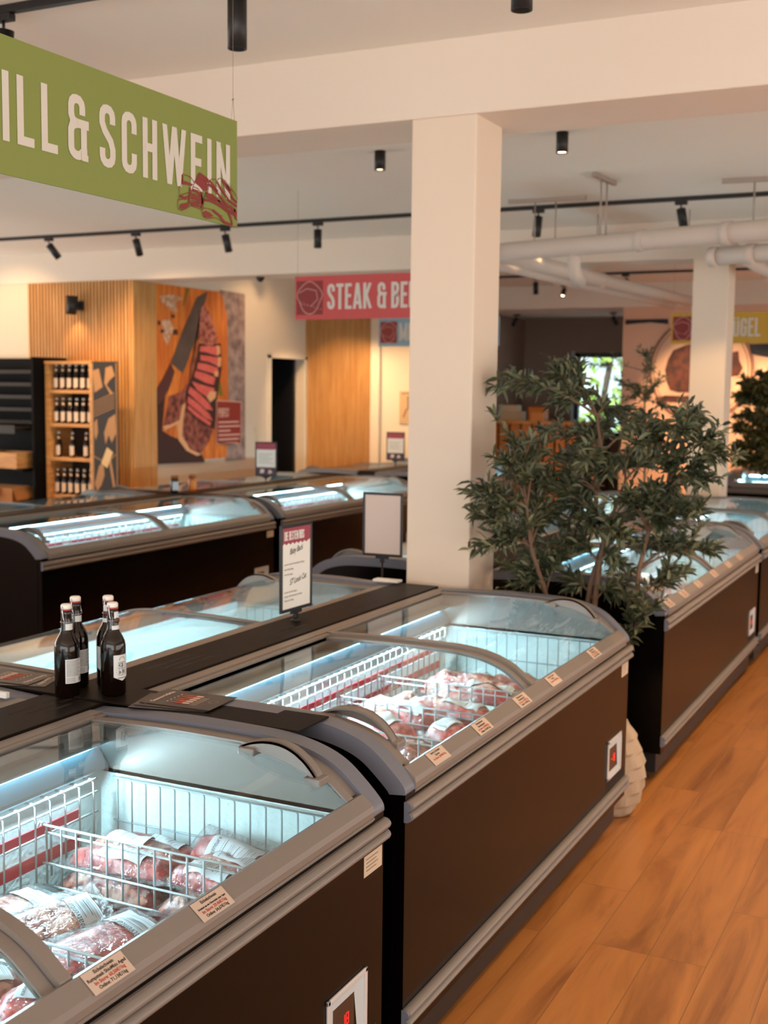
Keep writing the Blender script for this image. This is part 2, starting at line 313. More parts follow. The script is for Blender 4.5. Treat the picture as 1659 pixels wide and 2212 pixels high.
# traced outlines of prints and branches, in metres in their own planes
D = {"bacon_lines":[[[2.9748,2.3944],[2.9705,2.3787],[2.9683,2.3604],[2.9589,2.3529],[2.9598,2.3351],[2.9597,2.3267],[2.9513,2.3099],[2.9542,2.2923],[2.9686,2.2882],[2.9937,2.2977],[3.0128,2.3077]],[[2.9748,2.3944],[2.9946,2.394],[3.0156,2.3919],[3.0304,2.3821],[3.0368,2.3782]],[[2.9597,2.3291],[2.9795,2.3368],[2.9941,2.3414],[3.0152,2.3494]],[[2.9545,2.3163],[2.9773,2.3232],[3.0088,2.3314]],[[2.9615,2.2969],[2.9667,2.306],[2.9876,2.3114],[3.0086,2.3168],[3.0086,2.3119],[2.9917,2.3011],[2.9687,2.2931],[2.9615,2.2969]],[[3.0628,2.4124],[3.052,2.4039],[3.0368,2.3819],[3.0281,2.3659],[3.0173,2.3448],[3.0151,2.3372],[3.0087,2.3205],[3.017,2.3095],[3.0383,2.3075],[3.0708,2.3059],[3.0818,2.3284],[3.0841,2.3424],[3.1019,2.3673],[3.1086,2.3882],[3.1109,2.396],[3.0911,2.4053],[3.0628,2.4124]],[[3.0129,2.3186],[3.0235,2.3262],[3.0428,2.3253],[3.06,2.3192],[3.0708,2.3083]],[[3.1109,2.3923],[3.1243,2.4037],[3.14,2.4056],[3.1535,2.404],[3.1671,2.4131],[3.1831,2.4125],[3.1969,2.4108],[3.2201,2.3967],[3.2436,2.3849],[3.2649,2.3713],[3.2692,2.3616]],[[3.1086,2.3882],[3.1063,2.363],[3.0952,2.3564],[3.0841,2.3424],[3.0818,2.3222],[3.0817,2.3111],[3.0729,2.3012],[3.0772,2.2869],[3.0947,2.2818],[3.1169,2.2847],[3.1371,2.2905],[3.162,2.2893],[3.1964,2.2785],[3.2197,2.2763],[3.2691,2.2799]],[[3.0817,2.3111],[3.106,2.3132],[3.1305,2.3115],[3.1621,2.3032],[3.185,2.2999]],[[3.093,2.3561],[3.1285,2.3588],[3.1532,2.3499],[3.1737,2.3453]],[[3.0281,2.3659],[3.0517,2.3646],[3.0689,2.355],[3.0842,2.3535]],[[3.0173,2.3448],[3.0429,2.3462],[3.071,2.3405]],[[3.1831,2.4099],[3.2085,2.3936],[3.2318,2.3754],[3.2435,2.3604],[3.2673,2.3548]],[[3.2316,2.3305],[3.2505,2.3202],[3.2552,2.3014],[3.2691,2.2981]]],"bacon_thick":[[[3.1086,2.3857],[3.1308,2.3792],[3.1533,2.3675],[3.1852,2.3507],[3.2152,2.3346],[3.2434,2.3308],[3.2648,2.3221]],[[3.1535,2.4002],[3.1738,2.3832],[3.1968,2.3689],[3.22,2.3532],[3.2649,2.3415]],[[3.0841,2.3362],[3.1172,2.3385],[3.1509,2.3345],[3.1851,2.3266],[3.2152,2.318],[3.2316,2.2984],[3.2386,2.2812]],[[3.0132,2.3612],[3.0131,2.3442],[3.0087,2.329],[3.0065,2.3141]],[[3.0259,2.3559],[3.0516,2.3548],[3.071,2.3454],[3.0774,2.3216]],[[3.1831,2.4087],[3.2038,2.3941],[3.2271,2.376],[3.2412,2.3627],[3.2649,2.3532]],[[3.2529,2.3334],[3.2505,2.3163],[3.2624,2.3011]],[[3.0711,2.3577],[3.0764,2.3277],[3.073,2.3099]],[[3.1305,2.3115],[3.1621,2.302],[3.1965,2.2836],[3.2362,2.2803]],[[2.9737,2.3912],[2.9757,2.3795],[2.9725,2.3646]],[[2.9649,2.3298],[2.9877,2.3259],[3.0067,2.3335]],[[3.1131,2.3976],[3.1398,2.3831],[3.1578,2.3707]]],"bacon_fill":[[[2.9705,2.3727],[2.9882,2.3767],[3.0091,2.3752],[3.0303,2.3724],[3.0175,2.3655],[2.9985,2.3674],[2.9693,2.3629]],[[3.0563,2.4021],[3.0736,2.3975],[3.1064,2.3854],[3.0952,2.3626],[3.0777,2.3637],[3.0604,2.3721],[3.0389,2.3786]],[[3.015,2.3177],[3.0342,2.3241],[3.0514,2.3216],[3.0664,2.3102],[3.0427,2.3106],[3.0234,2.3104]],[[3.0772,2.2968],[3.0949,2.3054],[3.117,2.3022],[3.1349,2.2946],[3.1169,2.2878],[3.0903,2.2849]],[[3.0628,2.4118],[3.1087,2.4019],[3.1086,2.3882],[3.0736,2.3975],[3.0563,2.4027]],[[2.9625,2.2982],[2.9709,2.3054],[3.0086,2.3156],[3.0065,2.3104],[2.9875,2.3005],[2.9687,2.2943]],[[3.104,2.3602],[3.1173,2.3597],[3.1397,2.3555],[3.1691,2.3472],[3.1737,2.3402],[3.1351,2.3435],[3.0951,2.344]],[[3.0258,2.3461],[3.0429,2.3437],[3.0731,2.3358],[3.0774,2.3216],[3.06,2.3216],[3.0428,2.329],[3.0193,2.3293]],[[3.1808,2.4083],[3.1946,2.4092],[3.2318,2.3869],[3.2318,2.3767],[3.2084,2.3834]],[[3.1532,2.3474],[3.1851,2.3431],[3.2129,2.3279],[3.2648,2.3195],[3.2648,2.3092],[3.2316,2.3125],[3.192,2.3238]]],"poster":{"slate":[[[12.1805,2.9493],[12.738,2.94],[12.747,0.9102],[12.324,0.9077],[12.3647,1.687],[12.3485,2.6379],[12.2549,2.8616]]],"knife":[[[11.9334,2.9145],[11.7106,2.8217],[11.5875,2.6428],[11.4316,2.4347],[11.2442,2.1303],[11.1938,2.06],[11.4271,1.9462],[11.4963,2.0378],[11.6013,2.2118],[11.7608,2.451],[11.7803,2.7054],[11.8877,2.794]]],"knife_handle":[[[11.1938,2.06],[11.0448,1.8807],[10.947,1.7822],[10.9526,1.5877],[11.0419,1.6362],[11.1576,1.7543],[11.2757,1.9632]]],"meat_dark":[[[11.8517,2.761],[11.7801,2.6852],[11.7614,2.5423],[11.8139,2.4231],[11.7068,2.2966],[11.6701,2.0927],[11.564,1.8881],[11.4932,1.6858],[11.354,1.3853],[11.038,1.3025],[11.1223,1.5375],[11.1568,1.6853],[11.4082,1.7358],[11.529,1.8372]],[[11.8517,2.761],[11.959,2.666],[12.0493,2.517],[12.141,2.3972],[12.1036,2.3125],[11.9568,2.2757],[11.7952,2.3001],[11.7614,2.5423],[11.7801,2.6852]],[[11.5095,1.5849],[11.7008,1.4815],[11.9517,1.3745],[12.0245,1.2684],[11.9137,1.1147],[11.7686,1.0163],[11.5227,1.0977],[11.3865,1.2337],[11.3714,1.4352]]],"meat_pink":[[[11.7773,2.2689],[12.1405,2.2827],[12.1773,2.1902],[12.1214,2.1675],[11.8841,2.2012],[11.7591,2.2071]],[[11.7766,2.167],[12.1399,2.1472],[12.1956,2.0965],[12.1394,2.0428],[11.9558,2.0901],[11.7761,2.1058]],[[11.7228,2.0738],[11.8832,2.0677],[12.1393,2.0219],[12.1389,1.9383],[11.9733,1.9665],[11.7046,2.0021]],[[11.6693,1.9811],[11.8825,1.9545],[12.0831,1.906],[12.0458,1.8222],[11.8818,1.8412],[11.6512,1.9097]],[[11.5984,1.8583],[11.7387,1.8294],[12.064,1.7806],[12.0264,1.6344],[11.8809,1.6864],[11.7028,1.7576]],[[11.5632,1.7972],[11.7734,1.7067],[11.953,1.6034],[12.0258,1.5196],[11.8799,1.5312],[11.528,1.7263]],[[11.5277,1.6859],[11.7018,1.6146],[11.9523,1.4786],[12.0252,1.3941],[11.8793,1.4276],[11.5098,1.6152]],[[11.5268,1.5848],[11.7362,1.4811],[11.9883,1.3738],[11.9697,1.3324],[11.7005,1.4405],[11.5092,1.5444]]],"slice_back":[[[11.742,2.298],[12.1965,2.3162],[12.2179,2.0237],[12.157,1.8023],[12.1094,1.5818],[12.0616,1.2885],[11.8068,1.3564],[11.4918,1.5244],[11.4765,1.7361],[11.6165,1.9395],[11.7057,2.1444]]],"fat":[[[12.1035,2.2917],[12.1777,2.2842],[12.1867,2.2009],[12.1214,2.1675]],[[12.1399,2.1577],[12.2052,2.1492],[12.1954,2.0441],[12.1301,2.0322]],[[12.0651,1.9891],[12.1484,1.9803],[12.1388,1.9173],[12.0555,1.9264]],[[11.9721,1.7488],[12.1009,1.739],[12.082,1.6657],[11.9713,1.6137],[11.8989,1.676]],[[11.0386,1.3517],[11.1864,1.3685],[11.3543,1.4154],[11.4068,1.5854],[11.4753,1.6052],[11.4221,1.4042],[11.4035,1.2332],[11.5572,1.076],[11.7865,1.0052],[11.6972,0.9882],[11.4877,1.0583],[11.3351,1.1849],[11.3032,1.3662],[11.0705,1.3017]]],"salt":[[[11.0073,2.7892],[11.268,2.8282],[11.4519,2.7927],[11.3003,2.7425],[11.3325,2.6366],[11.233,2.6401],[11.0547,2.7253]],[[11.0362,2.5213],[11.1826,2.5492],[11.2804,2.4271],[11.2137,2.3748],[11.1466,2.2448],[11.0664,2.3486]]],"pepper":[[[11.2473,2.4353],[11.3306,2.4395],[11.3468,2.381],[11.2467,2.3764]],[[11.2161,2.6],[11.2822,2.604],[11.2818,2.5648],[11.2239,2.5614]],[[10.9641,2.5172],[11.0201,2.5204],[11.0195,2.4721],[10.9635,2.4691]],[[11.0189,2.4238],[11.0835,2.427],[11.0749,2.3878],[11.0185,2.3851]]],"dark_wood":[[[10.939,1.7822],[11.1081,1.7344],[11.038,1.3025],[11.185,1.2393],[11.403,1.1828],[11.8044,1.0044],[11.8761,0.9075],[10.9526,0.9268]]],"rosemary":[[[11.5125,2.9162],[11.5724,2.9111],[11.5029,2.7965],[11.451,2.7036],[11.4342,2.7124]],[[12.1388,1.8964],[12.1947,1.8657],[12.2505,1.6975],[12.1752,1.6868],[12.1291,1.8125]]],"red_box":[[[12.1004,1.6343],[12.6376,1.6171],[12.627,1.1011],[12.0979,1.119]]]},"mural":{"navy":[[[-3.097,2.7537],[-2.5269,2.7562],[-2.5186,2.6866],[-2.6423,2.7],[-2.749,2.7132],[-2.9272,2.7042],[-3.0949,2.6889]],[[-1.4799,2.424],[-0.9893,2.4205],[-0.9802,2.2088],[-1.4415,2.294]]],"steak":[[[-2.2708,2.4181],[-2.4426,2.3497],[-2.5087,2.2337],[-2.545,2.0938],[-2.5221,1.942],[-2.4711,1.8255],[-2.3647,1.7973],[-1.961,1.8015],[-1.855,2.0036],[-1.8907,2.347],[-2.0991,2.4399]],[[-1.7204,2.312],[-1.6095,2.3343],[-1.5934,2.2094],[-1.5452,2.1186],[-1.5969,2.0162],[-1.7084,2.0043]],[[-2.6088,1.7184],[-2.5392,1.7545],[-2.2816,1.7517],[-1.9595,1.7612],[-1.956,1.6689],[-2.2783,1.6585],[-2.5717,1.6719]]]},"plate":[[-2.086,2.095],0.654],"tips":[[-0.6,4.533,1.267],[-0.564,4.514,1.345],[-0.494,4.555,1.486],[-0.533,4.522,1.149],[-0.509,4.7,1.574],[-0.586,4.951,1.814],[-0.657,5.338,1.786],[-0.541,5.25,1.87],[-0.445,5.224,1.869],[0.147,4.816,1.625],[0.151,5.053,1.658],[0.268,4.858,1.572],[0.32,4.779,1.531],[0.237,4.858,1.424],[0.197,4.897,1.288],[0.11,5.154,1.122],[0.196,5.118,1.112],[0.065,5.11,1.005],[-0.667,5.108,0.969],[-0.48,4.89,0.951],[-0.372,4.932,1.074],[-0.221,5.12,1.689],[-0.077,5.199,1.631],[-0.054,5.291,1.466],[-0.204,5.31,1.46],[-0.178,4.715,1.49],[-0.437,5.038,1.404],[-0.071,5.062,1.279],[-0.318,5.002,1.271],[-0.466,4.884,1.313],[-0.52,4.99,1.159],[-0.092,4.852,1.2],[-0.049,5.156,1.111],[-0.39,5.132,0.925],[-0.148,5.017,0.92],[-0.003,4.928,0.848],[-0.583,5.332,1.595],[-0.582,5.026,1.399],[-0.485,5.312,1.492],[-0.307,5.286,1.603],[0.076,5.003,1.389],[0.051,4.969,1.236],[-0.465,5.099,1.725],[-0.511,4.56,1.279],[-0.065,4.878,0.752],[-0.442,4.93,1.37],[-0.333,5.113,1.363],[-0.153,4.836,1.447],[-0.073,4.837,1.336],[-0.394,5.045,1.284],[-0.231,4.921,1.224],[-0.172,5.012,1.079],[-0.33,4.99,1.111],[-0.459,4.943,1.047],[-0.652,5.179,1.132],[0.009,4.89,1.336],[0.083,4.96,1.487],[-0.014,4.802,1.566],[-0.342,5.124,1.545],[-0.462,4.857,1.512],[-0.444,4.948,1.229]],"stem":[[-0.234,5.0,0.875],[-0.218,5.0,1.037],[-0.201,5.0,1.138],[-0.234,5.0,1.236],[-0.242,5.0,1.355],[-0.222,5.0,1.514],[-0.247,5.0,1.67]],"stem2":[[-0.086,5.0,0.688],[-0.052,5.0,0.871],[-0.047,5.0,1.03],[-0.013,5.0,1.19],[0.058,5.0,1.369],[0.11,5.0,1.525]],"tips2":[[-1.582,10.337,1.851],[-1.469,10.23,1.733],[-1.376,10.29,2.088],[-1.374,10.376,1.972],[-1.241,10.175,1.852],[-1.387,10.165,1.577],[-1.203,10.207,1.658],[-1.552,10.341,1.491],[-1.299,10.304,1.458],[-1.776,10.209,2.008],[-1.606,10.233,1.572],[-1.321,10.194,1.735],[-1.42,10.265,1.812],[-1.201,10.161,1.347],[-1.539,10.324,1.251]],"tips3":[[-0.952,12.448,1.878],[-0.781,12.477,1.971],[-0.584,12.367,1.88],[-0.854,12.48,1.556],[-0.604,12.009,1.567],[-0.832,12.144,1.29],[-0.707,12.483,1.236],[-0.518,12.388,1.291],[-0.701,12.205,1.065],[-0.948,12.472,1.693],[-0.857,12.31,1.786],[-0.696,12.409,1.788],[-0.761,12.147,1.156],[-0.493,12.096,1.657],[-0.872,12.222,1.423],[-0.734,12.068,1.362],[-0.541,12.191,1.476],[-0.746,12.481,1.65],[-0.791,12.166,1.831],[-0.585,12.005,1.124],[-0.848,12.022,1.114],[-0.798,12.085,1.248],[-0.627,12.392,1.789],[-0.713,12.181,1.472]]}

# ------------------------------------------------------------------ floor
def floor_mat():
    M = mat('oak_plank_floor', rgb(196, 142, 92), .42, coat=.1); nt = M.node_tree; N = nt.nodes; L = nt.links; b = N['Principled BSDF']
    tc = N.new('ShaderNodeTexCoord'); mp = N.new('ShaderNodeMapping'); mp.inputs['Rotation'].default_value = (0, 0, R(90))
    L.new(tc.outputs['Object'], mp.inputs[0])
    br = N.new('ShaderNodeTexBrick'); br.inputs['Scale'].default_value = 1; br.inputs['Brick Width'].default_value = 1.22; br.inputs['Row Height'].default_value = .18
    br.inputs['Mortar Size'].default_value = .0012; br.inputs['Mortar Smooth'].default_value = .1; br.offset = .37; br.offset_frequency = 3
    br.inputs['Color1'].default_value = (0, 0, 0, 1); br.inputs['Color2'].default_value = (1, 1, 1, 1); br.inputs['Mortar'].default_value = (.5, .5, .5, 1)
    L.new(mp.outputs[0], br.inputs['Vector'])
    sc = N.new('ShaderNodeMapping'); sc.inputs['Scale'].default_value = (3, .35, 1); L.new(tc.outputs['Object'], sc.inputs[0])
    ad = N.new('ShaderNodeVectorMath'); ad.operation = 'ADD'; sp = N.new('ShaderNodeVectorMath'); sp.operation = 'SCALE'; sp.inputs['Scale'].default_value = 7
    L.new(br.outputs['Color'], sp.inputs[0]); L.new(sc.outputs[0], ad.inputs[0]); L.new(sp.outputs[0], ad.inputs[1])
    nz = N.new('ShaderNodeTexNoise'); nz.inputs['Scale'].default_value = 2.2; nz.inputs['Detail'].default_value = 9; nz.inputs['Roughness'].default_value = .62; nz.inputs['Distortion'].default_value = 1.4
    L.new(ad.outputs[0], nz.inputs['Vector'])
    rp = N.new('ShaderNodeValToRGB'); e = rp.color_ramp.elements
    e[0].position = .28; e[0].color = rgb(120, 70, 32); e[1].position = .72; e[1].color = rgb(190, 128, 68)
    q = e.new(.5); q.color = rgb(174, 114, 60); L.new(nz.outputs['Fac'], rp.inputs[0])
    mul = N.new('ShaderNodeMix'); mul.data_type = 'RGBA'; mul.blend_type = 'MULTIPLY'; mul.inputs[0].default_value = .32
    r2_ = N.new('ShaderNodeValToRGB'); r2_.color_ramp.elements[0].color = (.62, .6, .58, 1); r2_.color_ramp.elements[1].color = (1, 1, 1, 1)
    L.new(br.outputs['Color'], r2_.inputs[0]); L.new(rp.outputs[0], mul.inputs[6]); L.new(r2_.outputs[0], mul.inputs[7])
    mo = N.new('ShaderNodeMix'); mo.data_type = 'RGBA'; mo.inputs[7].default_value = rgb(110, 74, 46)
    L.new(br.outputs['Fac'], mo.inputs[0]); L.new(mul.outputs[2], mo.inputs[6]); L.new(mo.outputs[2], b.inputs['Base Color'])
    bp = N.new('ShaderNodeBump'); bp.inputs['Strength'].default_value = .12; bp.inputs['Distance'].default_value = .003
    L.new(nz.outputs['Fac'], bp.inputs['Height']); L.new(bp.outputs[0], b.inputs['Normal'])
    return M
struct(MB().box(-12, -4, -.1, 6.2, 19, 0).build('floor', floor_mat()))
CZ = 3.235; BZ = 2.922
struct(MB().box(-12, -4, CZ, 6.2, 19, CZ+.15).build('ceiling', CEIL))
def beam(y0, y1, x0=-12, x1=6.2): return struct(MB().bbox(x0, y0, BZ, x1, y1, CZ+.02, .006).build('ceiling_beam', BEAMM))
beam(4.78, 5.22); beam(10.49, 10.93); beam(16.0, 16.3, -5.3)
def column(x, y, label):
    o = MB().bbox(x, y, 0, x+.3, y+.3, BZ+.005, .008).build('column', COLM); return struct(o, label)
column(-1.035, 4.79, 'square cream column standing between the front freezers')
column(-1.045, 10.5, 'square cream column farther back right of the olive tree')
# walls
SLATW = wood('slat_oak', rgb(196, 140, 80), rgb(220, 168, 106), (14, 14, .8), .5)
def slats(name, plane, a0, a1, z0, z1, c, out, pitch=.042, w=.024, t=.028):
    """vertical battens on a backing board; plane 'y' faces -Y, plane 'x' faces +X"""
    m = MB()
    n = int((a1-a0)/pitch)
    for i in range(n+1):
        a = a0+i*pitch; b = min(a+w, a1)
        if b-a < .004: continue
        if plane == 'y': m.box(a, c-t, z0, b, c, z1)
        else: m.box(c, a, z0, c+t, b, z1)
    if plane == 'y': m.box(a0, c, z0, a1, c+.02, z1, 1)
    else: m.box(c-.02, a0, z0, c, a1, z1, 1)
    return m.build(name, [SLATW, mat('dark_slat_gap', rgb(52, 32, 18), .8)])
struct(MB().box(-12, 10.51, 0, -7.02, 10.7, BZ).build('wall_left_front', CREAM))
struct(slats('wall_left_wood_slats', 'y', -8.42, -7.0, 0, BZ, 10.51, 1, .045))
struct(slats('wall_left_side_slats', 'x', 10.5, 10.92, 0, BZ, -7.0, 1, .042))
struct(MB().box(-7.15, 10.93, 0, -7.02, 13.30, CZ).box(-7.15, 14.27, 0, -7.02, 14.42, CZ).box(-7.15, 13.30, 2.22, -7.02, 14.27, CZ).build('wall_left', CREAM))
struct(slats('wall_far_wood_slats', 'y', -7.02, -6.035, 0, CZ, 14.3, 1, .042, .024))
struct(MB().box(-7.02, 14.33, 0, -5.3, 14.5, CZ).box(-6.03, 14.27, 0, -5.9, 14.33, CZ).build('wall_far_cream', CREAM))
struct(MB().box(-5.42, 14.5, 0, -5.3, 18.25, CZ).build('wall_recess_left', GREYW))
struct(MB().box(-5.42, 18.2, 0, -4.46, 18.35, CZ).box(-4.46, 18.2, 0, -3.3, 18.35, 1.12).box(-4.46, 18.2, 2.39, -3.3, 18.35, CZ).box(-3.3, 18.2, 0, -2.9, 18.35, CZ).build('wall_recess_back', GREYW))
struct(MB().box(-3.13, 16.01, 0, 6.2, 16.12, BZ-.001).box(-3.13, 16.12, 0, -3.03, 18.2, CZ).build('wall_far_mural', mat('salmon_mural_wall', rgb(222, 178, 152), .7)))
struct(MB().box(-5.3, 16.3, BZ, -3.13, 18.2, BZ+.05).build('ceiling_recess_soffit', CEIL))
struct(MB().box(6.05, -4, 0, 6.2, 19, CZ).build('wall_right', CREAM))
struct(MB().box(-12.1, -4, 0, -12, 19, CZ).build('wall_left_end', CREAM))
# door in the left wall: dark room beyond
dd = empty('door_1', (-7.02, 13.3, 0), None, None); dd['kind'] = 'structure'
MB().box(-.0, 0, 0, .03, .05, 2.22).box(0, .92, 0, .03, .97, 2.22).box(0, 0, 2.18, .03, .97, 2.24).build('door_frame', mat('white_door_frame', rgb(226, 216, 200), .5), dd)
MB().box(-.13, .93, 0, 0, .97, 2.2).build('door_jamb', CREAM, dd)
MB().bbox(-1.1, .88, 0, -.13, .93, 2.17, .004).build('door_leaf', mat('dark_door_leaf', rgb(22, 22, 26), .4), dd)
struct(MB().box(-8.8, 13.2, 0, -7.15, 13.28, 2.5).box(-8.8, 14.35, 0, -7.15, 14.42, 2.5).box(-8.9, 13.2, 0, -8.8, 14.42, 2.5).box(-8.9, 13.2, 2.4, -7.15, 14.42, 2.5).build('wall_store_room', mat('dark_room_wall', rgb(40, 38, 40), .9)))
sw = tag(MB().bbox(-7.02, 12.98, 1.12, -7.008, 13.06, 1.20, .004).bbox(-7.008, 12.995, 1.135, -7.003, 13.045, 1.185, .002).bbox(-7.02, 12.98, 1.22, -7.008, 13.06, 1.30, .004).build('light_switch', mat('cream_switch_plastic', rgb(226, 208, 176), .4)), 'pair of cream light switches beside the dark doorway', 'light switch')
# window in the recess
ww = empty('window_1', (-4.46, 18.2, 1.12), None, None); ww['kind'] = 'structure'
MB().box(0, -.02, 0, .07, .06, 1.27).box(0, -.02, 1.2, 1.16, .06, 1.27).box(0, -.02, 0, 1.16, .06, .06).build('window_frame', mat('black_window_frame', rgb(14, 14, 16), .4), ww)
MB().box(.07, .02, .06, 1.16, .03, 1.2).build('window_pane', GLASS, ww)
MB().box(-.03, -.1, -.05, 0, .0, 1.3).build('window_reveal', mat('pale_window_reveal', rgb(190, 205, 220), .5), ww)
# garden outside that window
gm = MB(); rg = random.Random(3)
for i in range(900):
    c = Vector((rg.uniform(-6.5, -3.4), rg.uniform(21, 23.5), rg.uniform(0, 3.4))); s = rg.uniform(.05, .13)
    a = Vector((rg.uniform(-1, 1), rg.uniform(-.4, .4), rg.uniform(-1, 1))).normalized()*s; b = a.orthogonal().normalized()*s*.6
    gm.add([c-a, c+b, c+a, c-b], [(0, 1, 2, 3)], 0)
gm.tube([(-5.2, 22, 0), (-5.1, 22, 1.6), (-4.8, 22, 3.4)], .06, 6, 1); gm.tube([(-4.2, 22.5, 0), (-4.35, 22.5, 1.8), (-4.2, 22.5, 3.4)], .04, 6, 1)
gt = tag(gm.build('garden_tree', [mat('sunlit_leaf', rgb(150, 190, 90), .6), mat('bark_outside', rgb(80, 66, 52), .9)]), 'sunlit green trees outside the small back window', 'tree')
bpy.data.lights.new('sun', 'SUN'); sl = bpy.data.lights['sun']; sl.energy = 7; sl.color = (1, .95, .85); sl.angle = R(1)
so = bpy.data.objects.new('sun', sl); so.rotation_euler = (R(48), R(-10), 0); COL.objects.link(so)
tag(MB().box(-9, 25, 0, 1, 25.3, 6).build('backdrop_wall', mat('pale_blue_render', rgb(200, 226, 240), .8)), 'pale sunlit wall added beyond the garden to brighten the back window view', 'wall')  # added bright backdrop standing in for the pale sky outside
# baseboards
struct(MB().box(-3.13, 15.98, 0, 6.05, 16.0, .08).build('baseboard_far', mat('white_baseboard', rgb(220, 210, 195), .5)))
# mural drawn on the far wall
mu = Sheet((0, 16.0, 0), (1, 0, 0), (0, 0, 1))
mo = empty('wall_mural', (-1.5, 15.99, 1.6), 'large wall graphic of grilled steaks on a white plate, far wall', 'mural')
def art(name, sh, shapes, d, matr, parent, org):
    for q in shapes:
        m = MB(); sh.poly(m, [(a-org[0], b-org[1]) for a, b in q], d); o = m.build(name, matr, parent)
    return o
S2 = Sheet((0, 0, 0), (1, 0, 0), (0, 0, 1)); org = (-1.5, 1.6)
pc, pr_ = D['plate']
m = MB(); S2.stroke(m, [(pc[0]-org[0]+pr_*math.cos(2*PI*i/64), pc[1]-org[1]+pr_*1.02*math.sin(2*PI*i/64)) for i in range(64)], .03, .004, 0, True)
S2.stroke(m, [(pc[0]-org[0]+pr_*.93*math.cos(2*PI*i/64), pc[1]-org[1]+pr_*.95*math.sin(2*PI*i/64)) for i in range(64)], .012, .004, 0, True)
m.build('plate_rim', mat('plate_rim_print', rgb(132, 88, 70), .7), mo)
art('plate_disc', S2, [[(pc[0]+pr_*math.cos(2*PI*i/48), pc[1]+pr_*1.02*math.sin(2*PI*i/48)) for i in range(48)]], .002, mat('plate_print', rgb(216, 178, 152), .7), mo, org)
art('banner', S2, D['mural']['navy'], .007, mat('navy_print', rgb(34, 38, 48), .7), mo, org)
art('steak_print', S2, D['mural']['steak'], .006, mat('grilled_steak_print', rgb(56, 28, 24), .7, var=(9, .12, rgb(98, 48, 38))), mo, org)

# ------------------------------------------------------------------ poster on the left wall
PS = Sheet((-7.02, 0, 0), (0, 1, 0), (0, 0, 1))
po = empty('steak_poster', (-7.016, 10.95, .94), 'large poster of sliced steak and a kitchen knife on a wooden board', 'poster')
PL = Sheet((0, 0, 0), (0, 1, 0), (0, 0, 1)); org = (10.95, .94)
BOARDM = wood('printed_orange_board', rgb(196, 92, 28), rgb(240, 140, 50), (10, 6, .9), .6)
MB().box(.0, 0, 0, .012, 1.79, 1.985).build('backing_board', BOARDM, po)
PD = D['poster']
art('slate_print', PL, PD['slate'], .014, mat('slate_print', rgb(112, 92, 92), .7, var=(7, .15, rgb(176, 150, 140))), po, org)
art('dark_wood_print', PL, PD['dark_wood'], .014, mat('dark_wood_print', rgb(56, 22, 14), .7), po, org)
art('salt_print', PL, PD['salt'], .015, mat('salt_print', rgb(196, 140, 104), .7, var=(24, .1, rgb(226, 190, 160))), po, org)
art('pepper_print', PL, PD['pepper'], .016, mat('pepper_print', rgb(80, 44, 28), .7), po, org)
art('rosemary_print', PL, PD['rosemary'], .016, mat('rosemary_print', rgb(120, 110, 30), .7), po, org)
art('knife_blade_print', PL, PD['knife'], .017, mat('knife_print', rgb(104, 84, 76), .6, var=(3, .2, rgb(76, 62, 56))), po, org)
art('knife_handle_print', PL, PD['knife_handle'], .018, mat('handle_print', rgb(84, 36, 34), .6), po, org)
art('steak_crust_print', PL, PD['meat_dark'][:1]+PD['meat_dark'][2:], .019, mat('crust_print', rgb(92, 38, 30), .7, var=(14, .12, rgb(168, 92, 74))), po, org)
art('slice_backing_print', PL, PD['slice_back'], .0195, mat('slice_backing', rgb(62, 22, 20), .7), po, org)  # dark backing shape printed behind the pink slices
art('steak_tip_print', PL, PD['meat_dark'][1:2], .020, mat('tip_print', rgb(140, 56, 46), .7, var=(22, .1, rgb(206, 126, 106))), po, org)
art('steak_slice_print', PL, PD['meat_pink'], .021, mat('rare_meat_print', rgb(232, 112, 98), .7, var=(30, .2, rgb(214, 86, 80))), po, org)
art('fat_print', PL, PD['fat'], .022, mat('fat_print', rgb(232, 170, 122), .7), po, org)
rb = art('text_box', PL, PD['red_box'], .023, mat('red_box_print', rgb(140, 34, 30), .6), po, org)
ys = [q[0]-org[0] for q in PD['red_box'][0]]; zs = [q[1]-org[1] for q in PD['red_box'][0]]
y0, y1, z0, z1 = min(ys)+.04, max(ys)-.03, min(zs)+.04, max(zs)-.1
m = MB(); WHP = mat('white_print', rgb(222, 176, 160), .6)
PL.stroke(m, [(ys[0], zs[0]), (ys[1], zs[1]), (ys[2], zs[2]), (ys[3], zs[3])], .012, .025, 0, True)
for k, wd in enumerate((.95, 1, .55, 1, .95, .9)):
    z = z1-.16-k*.052; PL.stroke(m, [(y0, z), (y0+(y1-y0)*wd, z)], .02, .025)
xe = caps(PL, m, 'PERFECT', .11, y0, z1-.1, .025, .78, .05)
m.build('text_box_print', WHP, rb)

# ------------------------------------------------------------------ chest freezers
def cr(P, n=4):
    """Catmull-Rom through profile points"""
    out = []
    for i in range(len(P)-1):
        p0 = P[max(i-1, 0)]; p1 = P[i]; p2 = P[i+1]; p3 = P[min(i+2, len(P)-1)]
        for k in range(n):
            t = k/n
            out.append(tuple(.5*((2*p1[j])+(-p0[j]+p2[j])*t+(2*p0[j]-5*p1[j]+4*p2[j]-p3[j])*t*t+(-p0[j]+3*p1[j]-3*p2[j]+p3[j])*t**3) for j in (0, 1)))
    return out+[P[-1]]
OUTP = cr([(-.83, .930), (-.56, .943), (-.34, .942), (-.24, .936), (-.16, .919), (-.10, .893), (-.05, .853), (-.006, .808), (.001, .785)], 4)
GLP = cr([(-.79, .926), (-.56, .934), (-.34, .933), (-.24, .927), (-.165, .911), (-.105, .885), (-.06, .851), (-.036, .832)], 4)
